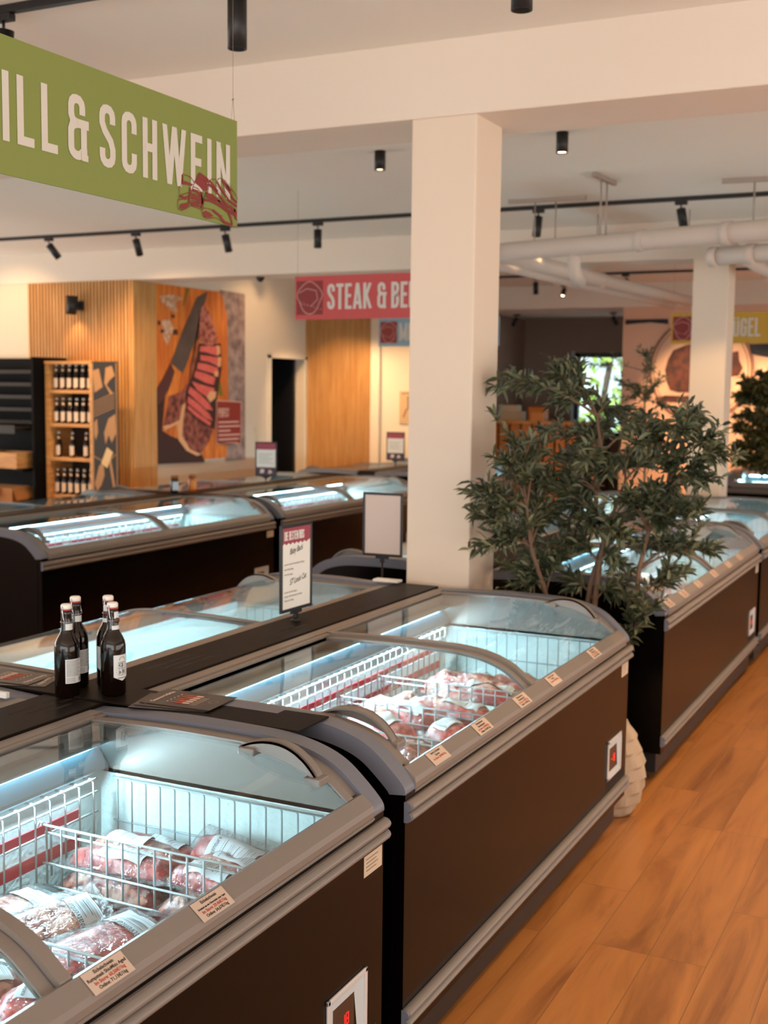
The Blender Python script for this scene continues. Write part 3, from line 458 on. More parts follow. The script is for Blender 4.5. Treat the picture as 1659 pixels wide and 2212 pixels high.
def offset(P, d):
    out = []
    for i, p in enumerate(P):
        a = P[max(i-1, 0)]; b = P[min(i+1, len(P)-1)]; t = Vector((b[0]-a[0], b[1]-a[1])).normalized()
        out.append((p[0]+t.y*(-d), p[1]+t.x*d))
    return out
def band(P, d0, d1): return offset(P, d0)+offset(P, d1)[::-1]
def gh(x):     # height of the glass over x
    for a, b in zip(GLP, GLP[1:]):
        if a[0] <= x <= b[0]: return a[1]+(b[1]-a[1])*(x-a[0])/(b[0]-a[0])
    return .93
def wire_panel(m, ox, oy, ux, uy, Lg, z0, z1, pitch=.052, hook=.018, hx=0, hy=0, rails=(0, .036), r=.0026):
    n = int(Lg/pitch)
    for i in range(n+1):
        a = i*pitch; x = ox+ux*a; y = oy+uy*a
        pts = [(x, y, z0), (x, y, z1)]
        if hook: pts = [(x, y, z0), (x, y, z1-.006), (x+hx*.006, y+hy*.006, z1), (x+hx*hook, y+hy*hook, z1)]
        m.tube(pts, r, 6)
    for d in rails:
        q = .004; m.tube([(ox-ux*.01+hx*q, oy-uy*.01+hy*q, z1-d), (ox+ux*Lg+hx*q, oy+uy*Lg+hy*q, z1-d)], r*1.1, 6)
def make_handle(side, L, parent, dz):
    y = .15 if side < 0 else L-.15      # centre of the grip
    P = [p for p in offset(GLP, dz) if -.31 <= p[0] <= -.085]
    n = len(P); hump = [(p[0], p[1]+.004+.034*max(0, math.sin(PI*i/(n-1)))**.8) for i, p in enumerate(P)]
    m = MB(); yo = y-side*.0
    # outer crescent plate, top flange, feet
    prof = [(a[0], a[1]+.001) for a in P]+hump[::-1]
    m.prism(prof, min(yo, yo+side*.007), max(yo, yo+side*.007))
    fl = hump+[(a[0]-.003, a[1]-.006) for a in hump[::-1]]
    m.prism(fl, min(yo, yo+side*.032), max(yo, yo+side*.032), sm=True)
    for q in (P[1], P[-2]):
        m.bbox(q[0]-.022, min(yo-side*.012, yo+side*.036), q[1]-.012, q[0]+.022, max(yo-side*.012, yo+side*.036), q[1]+.006, .003)
    return m.build('handle', GREY, parent)
TXT = {
 'a': ['Eichelschwein', 'Rumpsteak ShioMizu Aged', 'Im Store: 60,50€/1kg', 'Online: 71,13€/1kg'],
 'b': ['Eichelschwein', 'Schnitzel aus der Oberschale natur Aged', 'Im Store: 29,46€/1kg', 'Online: 34,67€/1kg'],
 'c': ['Iberico Schwein', 'Karree', 'Im Store: 28,90€/1kg', ''],
 'd': ['Eichelschwein', 'Rueckenspeck', 'Im Store: 24,90€/1kg', 'Online: 29,90€/1kg'],
}
def price_tag(parent, y, key, w=.1):
    # lies on the sloping rail between (0,.813) and (-.029,.836)
    U = Vector((0, 1, 0)); V = Vector((-.029, 0, .023)).normalized(); O = Vector((.0005, y, .8135))
    sh = Sheet(O, U, V); m = MB()
    q = [(-w/2, -.006), (w/2, -.006), (w/2, .035), (-w/2, .035)]
    m.add([sh.p(a, b, .0006) for a, b in q]+[sh.p(a, b, .0014) for a, b in q], [(3, 2, 1, 0), (4, 5, 6, 7), (0, 1, 5, 4), (1, 2, 6, 5), (2, 3, 7, 6), (3, 0, 4, 7)])
    t = m.build('price_tag', TAG, parent); ts = []
    for k, s in enumerate(TXT[key]):
        if s: ts.append(sh.text(s, .0088 if len(s) < 30 else .0052, 0, .0255-k*.009, .0018, REDINK if k == 2 else INK, align='CENTER', bold=.00022))
    join_into('lettering', ts, t)
def make_freezer(L, label, group=None, tags=(), red=False, detail=True, closed=False, lit=True):
    f = empty('chest_freezer', (0, 0, 0), label, 'freezer', group)
    # body shell
    m = MB(); m.box(-.055, 0, .15, 0, L, .79).box(-.83, .03, .15, -.78, L-.03, .80).box(-.78, .03, .15, -.055, L-.03, .2)
    ep = [(-.83, .15), (-.03, .15), (-.03, .775), (-.055, .79)]+[p for p in offset(OUTP, -.04)[::-1] if p[0] < -.065]
    m.prism(ep, .003, .03); m.prism(ep, L-.03, L-.003)
    for y in (0, L): m.box(-.045, y-.002, .15, -.03, y+.002, .76)
    m.build('body', BLACK, f)
    m = MB(); m.box(-.80, .04, .05, -.03, L-.04, .15)
    for x in (-.1, -.72):
        for y in (.12, L-.12): m.lathe([(0, 0), (.022, .0), (.022, .05), (0, .05)], 12, 0, (x, y, 0))
    m.build('base', BLACKM, f)
    # two-ribbed bumpers
    def bump(z, h, out): return [(-.002, z)]+[(out*.3+out*.7*abs(math.sin(PI*2*t))**.6, z+h*t) for t in [i/28 for i in range(29)]]+[(-.002, z+h)]
    m = MB(); m.prism(bump(.716, .052, .021), .004, L-.004)
    m.build('upper_bumper', GREY, f)
    MB().prism(bump(.186, .048, .021), .004, L-.004).build('lower_bumper', GREY, f)
    for z, hh_ in ((.716, .052), (.186, .048)):
        for y0, y1 in ((-.003, .004), (L-.004, L+.003)):
            MB().prism(bump(z, hh_, .019), y0, y1).build('bumper_end', CAPG, f)
    # front rail
    m = MB(); m.prism([(-.06, .79), (0, .775), (.001, .776), (.003, .800), (.0, .813), (-.029, .836), (-.040, .832), (-.06, .80)], .055, L-.055)
    m.prism([(.0025, .779), (.0045, .780), (.0045, .784), (.0025, .785)], .055, L-.055)
    m.build('front_rail', GREY, f)
    # end caps, inner end frames, back rail
    for y0, y1, n0, n1 in ((-.002, .055, .055, .088), (L-.055, L+.002, L-.088, L-.055)):
        e = MB().prism(band(OUTP, 0, -.045), y0, y1, sm=True).build('end_cap', CAPG, f)
        MB().prism([(-.82, .79), (-.055, .79)]+[p for p in offset(OUTP, -.012)[::-1] if p[0] < -.045], n0, n1).build('end_frame', GREY, e)
    MB().box(-.83, .05, .79, -.79, L-.05, .932).bbox(-.79, .05, .895, -.772, L-.05, .928, .002).build('back_rail', GREY, f)
    # lamp housing with its light strip
    h = MB().prism([(-.79, .874), (-.79, .80), (-.745, .80), (-.740, .806), (-.742, .813), (-.772, .852), (-.785, .854), (-.785, .868), (-.742, .868), (-.740, .874)], .09, L-.09).build('lamp_housing', HOUSE, f)
    if lit: MB().box(-.785, .12, .8545, -.777, L-.12, .8675).build('light_strip', LEDM, h)
    if lit:
        al = bpy.data.lights.new('liner_fill', 'AREA'); al.shape = 'RECTANGLE'; al.size = .02; al.size_y = L-.3; al.energy = 11*L*LED_K; al.color = (.62, .91, 1.0)  # area lamp added below the strip to brighten the freezer interior
        ao = bpy.data.objects.new('liner_fill', al); ao.parent = h; ao.location = (-.742, L/2, .797); ao.rotation_euler = (0, R(-60), 0); COL.objects.link(ao)
    # liner
    m = MB(); m.box(-.78, .055, .2, -.066, L-.055, .215)
    m.box(-.066, .055, .2, -.055, L-.055, .80).box(-.78, .055, .2, -.768, L-.055, .80).box(-.768, .055, .2, -.066, .088, .80).box(-.768, L-.088, .2, -.066, L-.055, .80)
    if lit: m.box(-.768, .088, .47, -.066, L-.088, .475)
    m.build('liner', LINER, f)
    m = MB(); wire_panel(m, -.732, .12, 0, 1, L-.26, .60, .79, .052 if detail else .075, .03, -1, 0, (0, .034, .085), .0026 if detail else .0035); m.build('back_wire_rack', WIRE, f)
    if detail or True:
        m = MB(); wire_panel(m, -.70, L-.105, 1, 0, .60, .50, .785, .044, .016, -.8, .2, (.0,.11), .0022)
        wire_panel(m, -.70, .105, 1, 0, .60, .50, .785, .044, .016, -.8, -.2, (.0,.11), .0022)
        m.build('end_wire_rack', mat('grey_wire', rgb(150, 168, 174), .4), f)
    if red:
        m = MB(); m.box(-.744, .14, .700, -.740, L-.2, .728).box(-.744, .14, .632, -.740, L-.2, .662); s = m.build('shelf_strip', REDSTRIP, f)
        m = MB(); y = .25
        sh = Sheet((-.7395, 0, 0), (0, 1, 0), (0, 0, 1))
        while y < L-.3:
            for z in (.714, .647):
                sh.poly(m, [(y, z-.009), (y+.085, z-.009), (y+.085, z+.009), (y, z+.009)], .0004)
            y += .39
        m.build('strip_label', PAPER, s); m = MB(); y = .25
        while y < L-.3:
            for z in (.714, .647):
                for k in range(9): sh.stroke(m, [(y+.008+k*.0082, z-.004-.001*(k % 2)), (y+.0115+k*.0082, z+.004+.001*(k % 3))], .0018, .0008)
            y += .39
        m.build('strip_lettering', REDSTRIP, s)
    # two sliding lids
    mid = L/2-.03
    for side, y0, y1, dz in ((-1, .09, mid, -.011), (1, mid+.004, L-.09, 0)):
        m = MB(); wd = .028
        m.prism(band(GLP, dz+.004, dz-.008), y0, y0+wd, sm=True); m.prism(band(GLP, dz+.004, dz-.008), y1-wd, y1, sm=True)
        if side > 0: m.prism(band(GLP, dz-.0085, dz-.020), y0-.012, y0+.006, 1, sm=True)
        m.box(-.797, y0, .918+dz, -.772, y1, .931+dz)
        lid = m.build('lid', [GREY, CAPG], f)
        MB().prism(band(GLP, dz, dz-.004), y0+wd, y1-wd, sm=True).build('glass', GLASS, lid)
        make_handle(side, L, lid, dz)
    # controller, vent, rating sticker on the front
    d = MB(); dy0, dy1, z0, z1 = L-.275, L-.085, .285, .44
    fr = [(dy0, z0), (dy1, z0), (dy1, z1), (dy0, z1)]
    q = Sheet((0, 0, 0), (0, 1, 0), (0, 0, 1))
    d.bbox(.0, dy0, z0, .006, dy1, z0+.012, .002).bbox(.0, dy0, z1-.012, .006, dy1, z1, .002).bbox(0, dy0, z0, .006, dy0+.012, z1, .002).bbox(0, dy1-.012, z0, .006, dy1, z1, .002)
    dp = d.build('control_panel', mat('light_grey_bezel', rgb(196, 192, 190), .35), f)
    m = MB(); m.add([(.002, dy0+.01, z0+.01), (.002, dy1-.01, z0+.01), (.002, dy1-.01, z1-.01), (.002, dy0+.01, z1-.01), (.0008, dy0+.03, z0+.03), (.0008, dy1-.045, z0+.03), (.0008, dy1-.06, z1-.035), (.0008, dy0+.03, z1-.035)], [(0, 1, 5, 4), (1, 2, 6, 5), (2, 3, 7, 6), (3, 0, 4, 7)])
    m.build('recess', mat('bluish_recess', rgb(186, 198, 206), .4), dp)
    MB().box(0, dy0+.03, z0+.03, .0012, dy1-.06, z1-.035).build('display', mat('brown_display', rgb(60, 44, 38), .2), dp)
    dg = MB()
    for k, c in enumerate('-18'):
        yb = dy0+.055+k*.018
        seg = {'-': [((0, .5), (1, .5))], '1': [((1, 0), (1, 1))], '8': [((0, 0), (1, 0)), ((0, .5), (1, .5)), ((0, 1), (1, 1)), ((0, 0), (0, 1)), ((1, 0), (1, 1))]}[c]
        for a, b in seg: q.stroke(dg, [(yb+a[0]*.011, .345+a[1]*.026), (yb+b[0]*.011, .345+b[1]*.026)], .0022, .002)
    dg.build('digits', mat('red_led', rgb(255, 30, 30), .5, emit=(rgb(255, 20, 20), 3)), dp)
    m = MB()
    for r_ in range(3):
        for k in range(8): m.bbox(-.001, L-.275+k*.032, .243+r_*.013, .0012, L-.252+k*.032, .251+r_*.013, .001)
    m.build('vent', mat('vent_slot', rgb(8, 8, 8), .8), f)
    m = MB(); m.bbox(.0, L-.1, .655, .001, L-.008, .705, .0004); st = m.build('rating_sticker', mat('beige_sticker', rgb(196, 180, 160), .5), f)
    m = MB()
    for k in range(4): q.stroke(m, [(L-.09, .695-k*.009), (L-.03-.008*(k % 2), .695-k*.009)], .002, .0014)
    m.build('fine_print', mat('brown_ink', rgb(120, 100, 80), .6), st)
    for y, key in tags: price_tag(f, y, key)
    return f
XM = -1.867
def put(fz, x, y, rz=0): fz.location = (x, y, 0); fz.rotation_euler = (0, 0, rz); return fz
F1 = put(make_freezer(2.1, 'chest freezer filled with flat vacuum-sealed meat packs and steak price tags', None, [(1.11, 'a'), (1.408, 'b')], True), 0, .374)
F2 = put(make_freezer(2.1, 'chest freezer full of large rib and pork packs, five price tags on its rail', None, [(.223, 'c'), (.534, 'd'), (.868, 'd'), (1.172, 'c'), (1.64, 'd')], True), 0, 2.594)
FP = make_freezer(2.1, 'chest freezer whose lit lid shines directly behind the four beer bottles')
put(FP, XM, .374+2.1, PI)
FP2 = put(copy_tree(FP), XM, 4.694, PI); FP2['label'] = 'lit chest freezer behind the DIE BESTEN RIBS sign, across the slotted strip'
G1 = put(make_freezer(2.55, 'long black-fronted chest freezer with glowing lid, beyond the bottles and closest to them', None, (), True, False), -3.58, 5.285)
G2 = put(copy_tree(G1), -3.58, 7.945); G2['label'] = 'long black-fronted chest freezer with glowing lid, next to the blank sign'
GB = make_freezer(2.55, 'long chest freezer in front of the wooden bottle rack, mostly hidden', None, (), False, False)
put(GB, -3.58-1.867, 5.285+2.55, PI)
GB2 = put(copy_tree(GB), -3.58-1.867, 7.945+2.55, PI); GB2['label'] = 'long chest freezer in front of the steak poster, mostly hidden'
F3 = put(copy_tree(GB), 0, 5.31); F3['label'] = 'long brown-fronted chest freezer behind the olive tree, with price tags and meat packs'
for y in (.12, .42, .75, 1.15, 1.55, 1.9):
    price_tag(F3, y, 'd')
F3B = put(copy_tree(GB), XM, 5.31+2.55, PI); F3B['label'] = 'chest freezer with dark curved end panel behind the blank sign'
F4 = put(copy_tree(FP), 0, 7.98); F4['label'] = 'chest freezer in line with the one behind the olive tree, one farther along'
F4B = put(copy_tree(FP), XM, 7.98+2.1, PI); F4B['label'] = 'chest freezer in the second line behind the olive tree, hidden by leaves'
G3 = put(copy_tree(GB), -3.58, 11.2); G3['label'] = 'small-looking distant chest freezer in front of the wooden bar counter'
G3B = put(copy_tree(GB), -3.58-1.867, 13.75, PI); G3B['label'] = 'distant chest freezer with dark curved end in front of the far wood-slat wall'
FX = put(copy_tree(FP), -1.22, 13.35, -PI/2); FX['label'] = 'chest freezer set crosswise in front of the mural and bamboo plant'

# covers between back-to-back freezers
def spine(x, y0, y1, label, slots=True):
    s = empty('spine_cover', (x, y0, 0), label, 'cover panel')
    MB().bbox(-.0985, 0, .925, .0985, y1-y0, .9375, .002).build('top_plate', TOPB, s)
    MB().box(-.098, .02, 0, .098, y1-y0-.02, .925).build('inner_support', BLACKM, s)
    if slots:
        y = .22
        while y < y1-y0-.3:
            for k in range(3):
                for j in range(2):
                    yy = y+j*.125+k*.03; xx = -.035+k*.034
                    MB().bbox(xx-.0045, yy, .9372, xx+.0045, yy+.095, .9379, .0003).build('ventilation_slot', mat('slot_black', rgb(5, 5, 5), .7), s)
            y += .56
    return s
spine(-.9335, .374, 4.694, 'long dark brown slotted strip on which the DIE BESTEN RIBS sign stands')
spine(-3.58-.9335, 5.285, 10.49, 'dark strip between long freezers in front of the steak poster')
spine(-.9335, 5.31, 10.08, 'dark strip between freezer rows beyond the olive tree', False)
spine(-3.58-.9335, 11.2, 13.75, 'dark strip on the freezer pair in front of the far wood-slat wall', False)
def cross(x0, x1, y0, y1, label):
    return tag(MB().bbox(x0, y0, .938, x1, y1, .9425, .001).build('bridge_plate', TOPB), label, 'cover panel')
cross(-1.64, -.235, 2.478, 2.632, 'dark brown flat plate under the leaflets and two beer bottles')
cross(-5.2, -3.82, 7.81, 7.97, 'dark plate under the two spice jars')

# ------------------------------------------------------------------ vacuum packs
def superell(a, e): c = math.cos(a); s = math.sin(a); return (abs(c)**e*(1 if c >= 0 else -1), abs(s)**e*(1 if s >= 0 else -1))
def pillow(L, Wd, H, seed, lump, rim, nr=9, na=36, e=.42, bend=0):
    m = MB(); vs = []; 
    def hgt(x, y):
        r = min(1, ((abs(x)/(L/2))**3.2+(abs(y)/(Wd/2))**3.2)**(1/3.2)); t = max(0, 1-r**4)**.5
        n = noise.noise(Vector((x*14+seed*3.1, y*14, seed)))*lump+noise.noise(Vector((x*38+seed, y*38, seed*2)))*lump*.35
        return H*t*(1+n)+bend*math.sin((x/L+.5)*PI)*t
    rows = []
    for side in (1, -1):
        for k in range(nr+1):
            rr = k/nr
            for j in range(na):
                cx, cy = superell(2*PI*j/na, e); wob = 1+.05*noise.noise(Vector((cx*2, cy*2, seed*5)))
                x = cx*rr*L/2*wob; y = cy*rr*Wd/2*wob
                z = (hgt(x*.99, y*.99) if side > 0 else H*.0)
                if k == nr: z = H*.12 if side > 0 else 0
                vs.append((x, y, z))
    o = nr+1
    fs = []
    for s_ in (0, 1):
        for k in range(nr):
            for j in range(na):
                a = (s_*o+k)*na
                fs.append((a+j, a+(j+1) % na, a+na+(j+1) % na, a+na+j))
    for j in range(na): fs.append((nr*na+j, nr*na+(j+1) % na, (o+nr)*na+(j+1) % na, (o+nr)*na+j))
    m.add(vs, fs, 0, True)
    return m, hgt
NPK = [0]
ORDN = ['first', 'second', 'third', 'fourth', 'fifth', 'sixth', 'seventh', 'eighth', 'ninth', 'tenth', 'eleventh', 'twelfth', 'thirteenth', 'fourteenth', 'fifteenth', 'last']
def pack(cx, cy, z, ang, L, Wd, H, mt, label, lab=(.0, .1, .055), tilt=(0, 0), rim=.018, group=None, wordmark=True, bend=0, lump=.35, kind='vacuum_pack'):
    """vacuum-packed cut; lab=(offset along length, label length, label width)"""
    NPK[0] += 1; sd = NPK[0]
    t = empty(kind, (cx, cy, z), label, 'meat pack', group, rot=(tilt[0], tilt[1], ang))
    m, hg = pillow(L, Wd, H, sd, lump, 0, bend=bend); m.build('meat', mt, t)
    # film: wider skirt following the meat
    Lf, Wf = L+2*rim, Wd+2*rim; fm = MB(); nx, ny = 22, 14; vs = []
    for sgn in (1, -1):
        for i in range(nx+1):
            for j in range(ny+1):
                x = (i/nx-.5)*Lf; y = (j/ny-.5)*Wf; ins = abs(x) < L/2*.99 and abs(y) < Wd/2*.99
                wr = .0025*noise.noise(Vector((x*60, y*60, sd)))+.004*noise.noise(Vector((x*20, y*20, sd+9)))
                base = H*.12
                zz = (max(hg(x, y)+.0022, base+.0015) if ins else base+.001)+wr*.7 if sgn > 0 else base*.2-.0015+abs(wr)*.1
                if i in (0, nx) or j in (0, ny): zz = base*.6+wr
                vs.append((x, y, zz))
    K = (nx+1)*(ny+1)
    fs = [(s_*K+i*(ny+1)+j, s_*K+(i+1)*(ny+1)+j, s_*K+(i+1)*(ny+1)+j+1, s_*K+i*(ny+1)+j+1) for s_ in (0, 1) for i in range(nx) for j in range(ny)]
    fm.add(vs, fs, 0, True); fm.build('film', FILM, t)
    if lab:
        lx, ll, lw = lab; lm = MB(); n1, n2 = 12, 8; vs = []
        def hh(x, y):
            x = max(-L/2*.97, min(L/2*.97, x)); y = max(-Wd/2*.97, min(Wd/2*.97, y))
            return max(sum(hg(x+dx, y+dy) for dx, dy in ((0, 0), (.006, 0), (-.006, 0), (0, .006), (0, -.006)))/5, H*.12)+.0062
        for i in range(n1+1):
            for j in range(n2+1):
                x = lx+(i/n1-.5)*ll; y = (j/n2-.5)*lw; vs.append((x, y, hh(x, y)))
        lm.add(vs, [(i*(n2+1)+j, (i+1)*(n2+1)+j, (i+1)*(n2+1)+j+1, i*(n2+1)+j+1) for i in range(n1) for j in range(n2)], 0, True)
        lo = lm.build('label', LABEL, t)
        tx = MB()
        def ln(x0, y0, x1, y1, w):
            n = 5
            for q in range(n):
                a, b = q/n, (q+1)/n
                P = [(x0+(x1-x0)*a, y0+(y1-y0)*a), (x0+(x1-x0)*b, y0+(y1-y0)*b)]
                dx, dy = (x1-x0), (y1-y0); l_ = math.hypot(dx, dy); nx_, ny_ = -dy/l_*w/2, dx/l_*w/2
                V = [(P[0][0]+nx_, P[0][1]+ny_), (P[1][0]+nx_, P[1][1]+ny_), (P[1][0]-nx_, P[1][1]-ny_), (P[0][0]-nx_, P[0][1]-ny_)]
                tx.add([(a_, b_, hh(a_, b_)+.0007) for a_, b_ in V], [(0, 1, 2, 3)])
        x0 = lx-ll/2
        for k, (fx, fl, w) in enumerate(((.27, .5, .0008), (.33, .6, .0016), (.45, .4, .0007), (.49, .45, .0007), (.53, .35, .0007), (.62, .5, .002), (.72, .6, .0008), (.82, .7, .0007), (.86, .66, .0007), (.93, .6, .0007))):
            ln(x0+ll*fx, -lw*fl/2, x0+ll*fx, lw*fl/2, w)
        tx.build('small_print', mat('grey_ink', rgb(90, 96, 104), .6), lo)
        if wordmark:
            s = Sheet((0, 0, 0), (1, 0, 0), (0, 1, 0)); w_ = s.text('eatventure', lw*.175, x0+ll*.17, -lw*.47, 0, mat('grey_ink', rgb(90, 96, 104), .6), parent=lo, ang=PI/2)
            for vv in w_.data.vertices: vv.co.z = hh(vv.co.x, vv.co.y)+.0008
    return t
A90 = R(90)
# nearest freezer: three flat packs in front of the wire divider
pack(-.352, 1.862, .632, R(70), .225, .135, .016, MARBLE1, 'flat pack of bright red steak just behind the lower price tag', (.095, .065, .15), rim=.034, tilt=(0, R(-3)), lump=.2)
pack(-.510, 1.885, .628, R(62), .225, .12, .02, MARBLE3, 'flat pack of dark glossy meat beside the red steak, one edge lifted', (.09, .06, .12), tilt=(R(14), R(-4)), rim=.036, lump=.3)
pack(-.645, 1.895, .625, R(78), .225, .12, .018, MARBLE3, 'flat meat pack by the red strip, beside the dark glossy one', (.085, .06, .12), rim=.03, lump=.25)
# behind the divider: long packs lying across
pack(-.565, 2.175, .575, R(2), .28, .075, .05, MARBLE3, 'long tenderloin pack lowest against the wire divider', None, rim=.02)
pack(-.560, 2.212, .632, R(3), .28, .08, .04, MARBLE1, 'long labelled tenderloin pack on top, touching the tall wire divider', (.01, .12, .065), rim=.02)
pack(-.555, 2.272, .642, R(-3), .28, .07, .038, MARBLE3, 'pale pink long pack, middle one of the stacked loins', (-.03, .11, .055), rim=.018)
pack(-.555, 2.328, .625, R(-4), .28, .065, .04, MARBLE1, 'slim loin pack closest to the ribbed end wall', (.04, .10, .045), rim=.018)
pack(-.300, 2.20, .640, R(-6), .22, .075, .042, MARBLE1, 'short labelled loin pack between the stacked loins and the rail', (.0, .12, .06), rim=.02)
pack(-.290, 2.262, .648, R(-8), .22, .07, .04, MARBLE2, 'thin pink pack second from the leaning one', (.02, .11, .045), rim=.018)
pack(-.320, 2.305, .665, R(-14), .23, .085, .038, MARBLE1, 'raw steak pack leaning up against the ribbed end wall', (.03, .13, .085), tilt=(R(38), 0), rim=.022)
pack(-.28, 2.165, .590, R(4), .24, .08, .045, MARBLE3, 'dark red pack lowest behind the divider by the front rail', (.03, .09, .05), rim=.015)
pack(-.42, 2.26, .515, R(1), .5, .12, .05, MARBLE1, 'big loin pack under the stacked ones', None, rim=.01)
# in front, below the small divider and under the second lid
pack(-.300, 1.665, .600, R(24), .2, .13, .04, MARBLE1, 'square steak pack with label below the low wire divider', (.0, .11, .075), rim=.02)
pack(-.47, 1.64, .590, R(60), .2, .13, .05, MARBLE3, 'dark pack under the curved lid divider of the steak freezer, glossy film', (.03, .08, .08), rim=.03)
pack(-.32, 1.47, .600, R(40), .2, .14, .045, MARBLE3, 'speckled pack with large label under the second lid, beside the rail', (.03, .09, .09), rim=.03)
pack(-.50, 1.45, .585, R(10), .22, .14, .045, MARBLE1, 'pink pack deep under the second lid, away from the rail', (.0, .1, .08), rim=.02)
pack(-.20, 1.44, .590, R(80), .18, .11, .04, MARBLE2, 'small pale pack tight against the rail under the second lid', (.0, .1, .06), rim=.02)
for q_, (x, y, a) in enumerate(((-.59, 1.6, 20), (-.4, 1.3, 70), (-.18, 1.62, 85), (-.18, 1.9, 88), (-.5, 2.02, 5))):
    pack(x, y, .50, R(a), .24, .14, .05, MARBLE3, 'dark bottom-layer pack under the steak packs, the %s' % ('one by the red strip', 'one under the second lid', 'one along the rail by the lid divider', 'one along the rail below the red steak', 'one below the tall wire divider')[q_], None, group='bottom layer packs in the nearest freezer', rim=.015)
# second freezer
pack(-.47, 4.235, .600, R(-5), .46, .17, .075, MARBLE2, 'whole slab of ribs lying behind the rear wire divider', None, rim=.02, lump=.55)
pack(-.32, 4.37, .59, R(30), .32, .14, .07, MARBLE2, 'pale pork cut beyond the lid divider by the rail', None, rim=.03, lump=.5)
pack(-.39, 4.07, .640, R(4), .30, .12, .055, MARBLE2, 'rib pack with a wide white label behind the middle divider', (.04, .18, .06), rim=.02, lump=.45)
pack(-.64, 3.86, .600, R(50), .26, .10, .07, MARBLE2, 'round pale roast lying by the red strips beside the middle divider', None, rim=.015)
pack(-.40, 3.80, .640, R(-8), .34, .12, .055, MARBLE2, 'long bone-in loin with label between the two dividers', (.06, .15, .08), rim=.02, lump=.5)
pack(-.52, 3.70, .630, R(-20), .26, .11, .06, MARBLE1, 'pork cut with long label just behind the lamp reflection', (.02, .14, .06), rim=.02, lump=.45)
pack(-.52, 3.50, .640, R(-22), .28, .14, .055, MARBLE1, 'shoulder cut with label centre front of the second freezer', (.0, .16, .07), rim=.025, lump=.5)
pack(-.585, 3.70, .625, R(12), .25, .12, .06, MARBLE2, 'fatty belly slab at the back red strip', (.0, .14, .05), rim=.02, lump=.4)
pack(-.27, 3.60, .640, R(62), .24, .14, .05, MARBLE1, 'red roast with square label nearest the rail in the second freezer', (-.06, .08, .075), rim=.03)
pack(-.36, 3.36, .60, R(-30), .27, .17, .06, MARBLE3, 'dark ribs below the nearest wire divider of the second freezer', None, rim=.02, lump=.5)
pack(-.30, 3.14, .62, R(-50), .24, .12, .05, MARBLE2, 'pale pack with long label low by the second freezer handle', (.0, .15, .06), rim=.02)
pack(-.55, 3.2, .58, R(15), .26, .16, .06, MARBLE1, 'pork shoulder pack hidden partly by the flat black plate', (.0, .1, .06), rim=.02)
for q_, (x, y, a) in enumerate(((-.3, 3.9, 10), (-.6, 3.98, 80), (-.2, 3.45, 85), (-.3, 4.25, 5), (-.54, 3.42, 20))):
    pack(x, y, .49, R(a), .28, .17, .06, MARBLE2, 'pale bottom-layer pack in the freezer of rib packs, the %s' % ('one under the middle rib pack', 'one under the round roast', 'one along the rail', 'one under the slab of ribs', 'one under the shoulder cut')[q_], None, group='bottom layer packs in the second freezer', rim=.015, lump=.4)
# third freezer, beyond the tree
pk = []
for i in range(16):
    x = -.22-.36*((i*7) % 5)/4-.02*(i % 3); y = 5.62+i*.115; 
    pack(x, y, .60+.012*(i % 3), R((i*37) % 180), .22, .12, .05, (MARBLE1, MARBLE2, MARBLE3)[i % 3], '%s meat pack from the planter end of the freezer behind the olive tree' % ORDN[i], (.0, .12, .08), group='packs in the freezer beyond the olive tree', rim=.02, wordmark=False)

def divider(x0, x1, y, ztop, hgt, label, pitch=.045, rz=0, h2=True):
    """free-standing wire divider across the freezer"""
    t = empty('wire_divider', (x0, y, ztop-hgt), label, 'wire divider', rz=rz); m = MB(); Lg = x1-x0; r = .003
    n = int(Lg/pitch)
    for i in range(n+1): m.tube([(i*pitch, 0, 0), (i*pitch, 0, hgt-.004), (i*pitch, .0, hgt)], r*.9, 6)
    m.tube([(-.008, -.004, hgt), (Lg+.008, -.004, hgt)], r, 6); m.tube([(-.008, .006, hgt-.022), (Lg+.008, .006, hgt-.022)], r, 6)
    if h2: m.tube([(-.008, -.004, hgt*.38), (Lg+.008, -.004, hgt*.38)], r, 6)
    m.tube([(-.008, -.004, .004), (Lg+.008, -.004, .004)], r, 6)
    m.tube([(0, 0, hgt), (-.02, 0, hgt+.004), (-.032, 0, hgt-.02)], r, 6)
    m.build('grid', WIRE, t)
    return t
divider(-.725, -.085, 2.135, .735, .15, 'tall white wire divider in front of the stacked loin packs')
divider(-.70, -.085, 1.765, .672, .10, 'low white wire divider just behind the steak price tag')
divider(-.725, -.085, 3.925, .72, .14, 'white wire divider right before the whole slab of ribs')
divider(-.725, -.085, 3.605, .715, .10, 'white wire divider in the middle of the rib and pork packs')
divider(-.725, -.085, 3.275, .715, .13, 'white wire divider beside the handle, in the freezer of rib packs')
divider(-.725, -.085, 6.1, .72, .16, 'white wire divider behind the olive tree, the one by the planter')
divider(-.725, -.085, 6.7, .72, .16, 'white wire divider in the freezer beyond the olive tree, farther back')

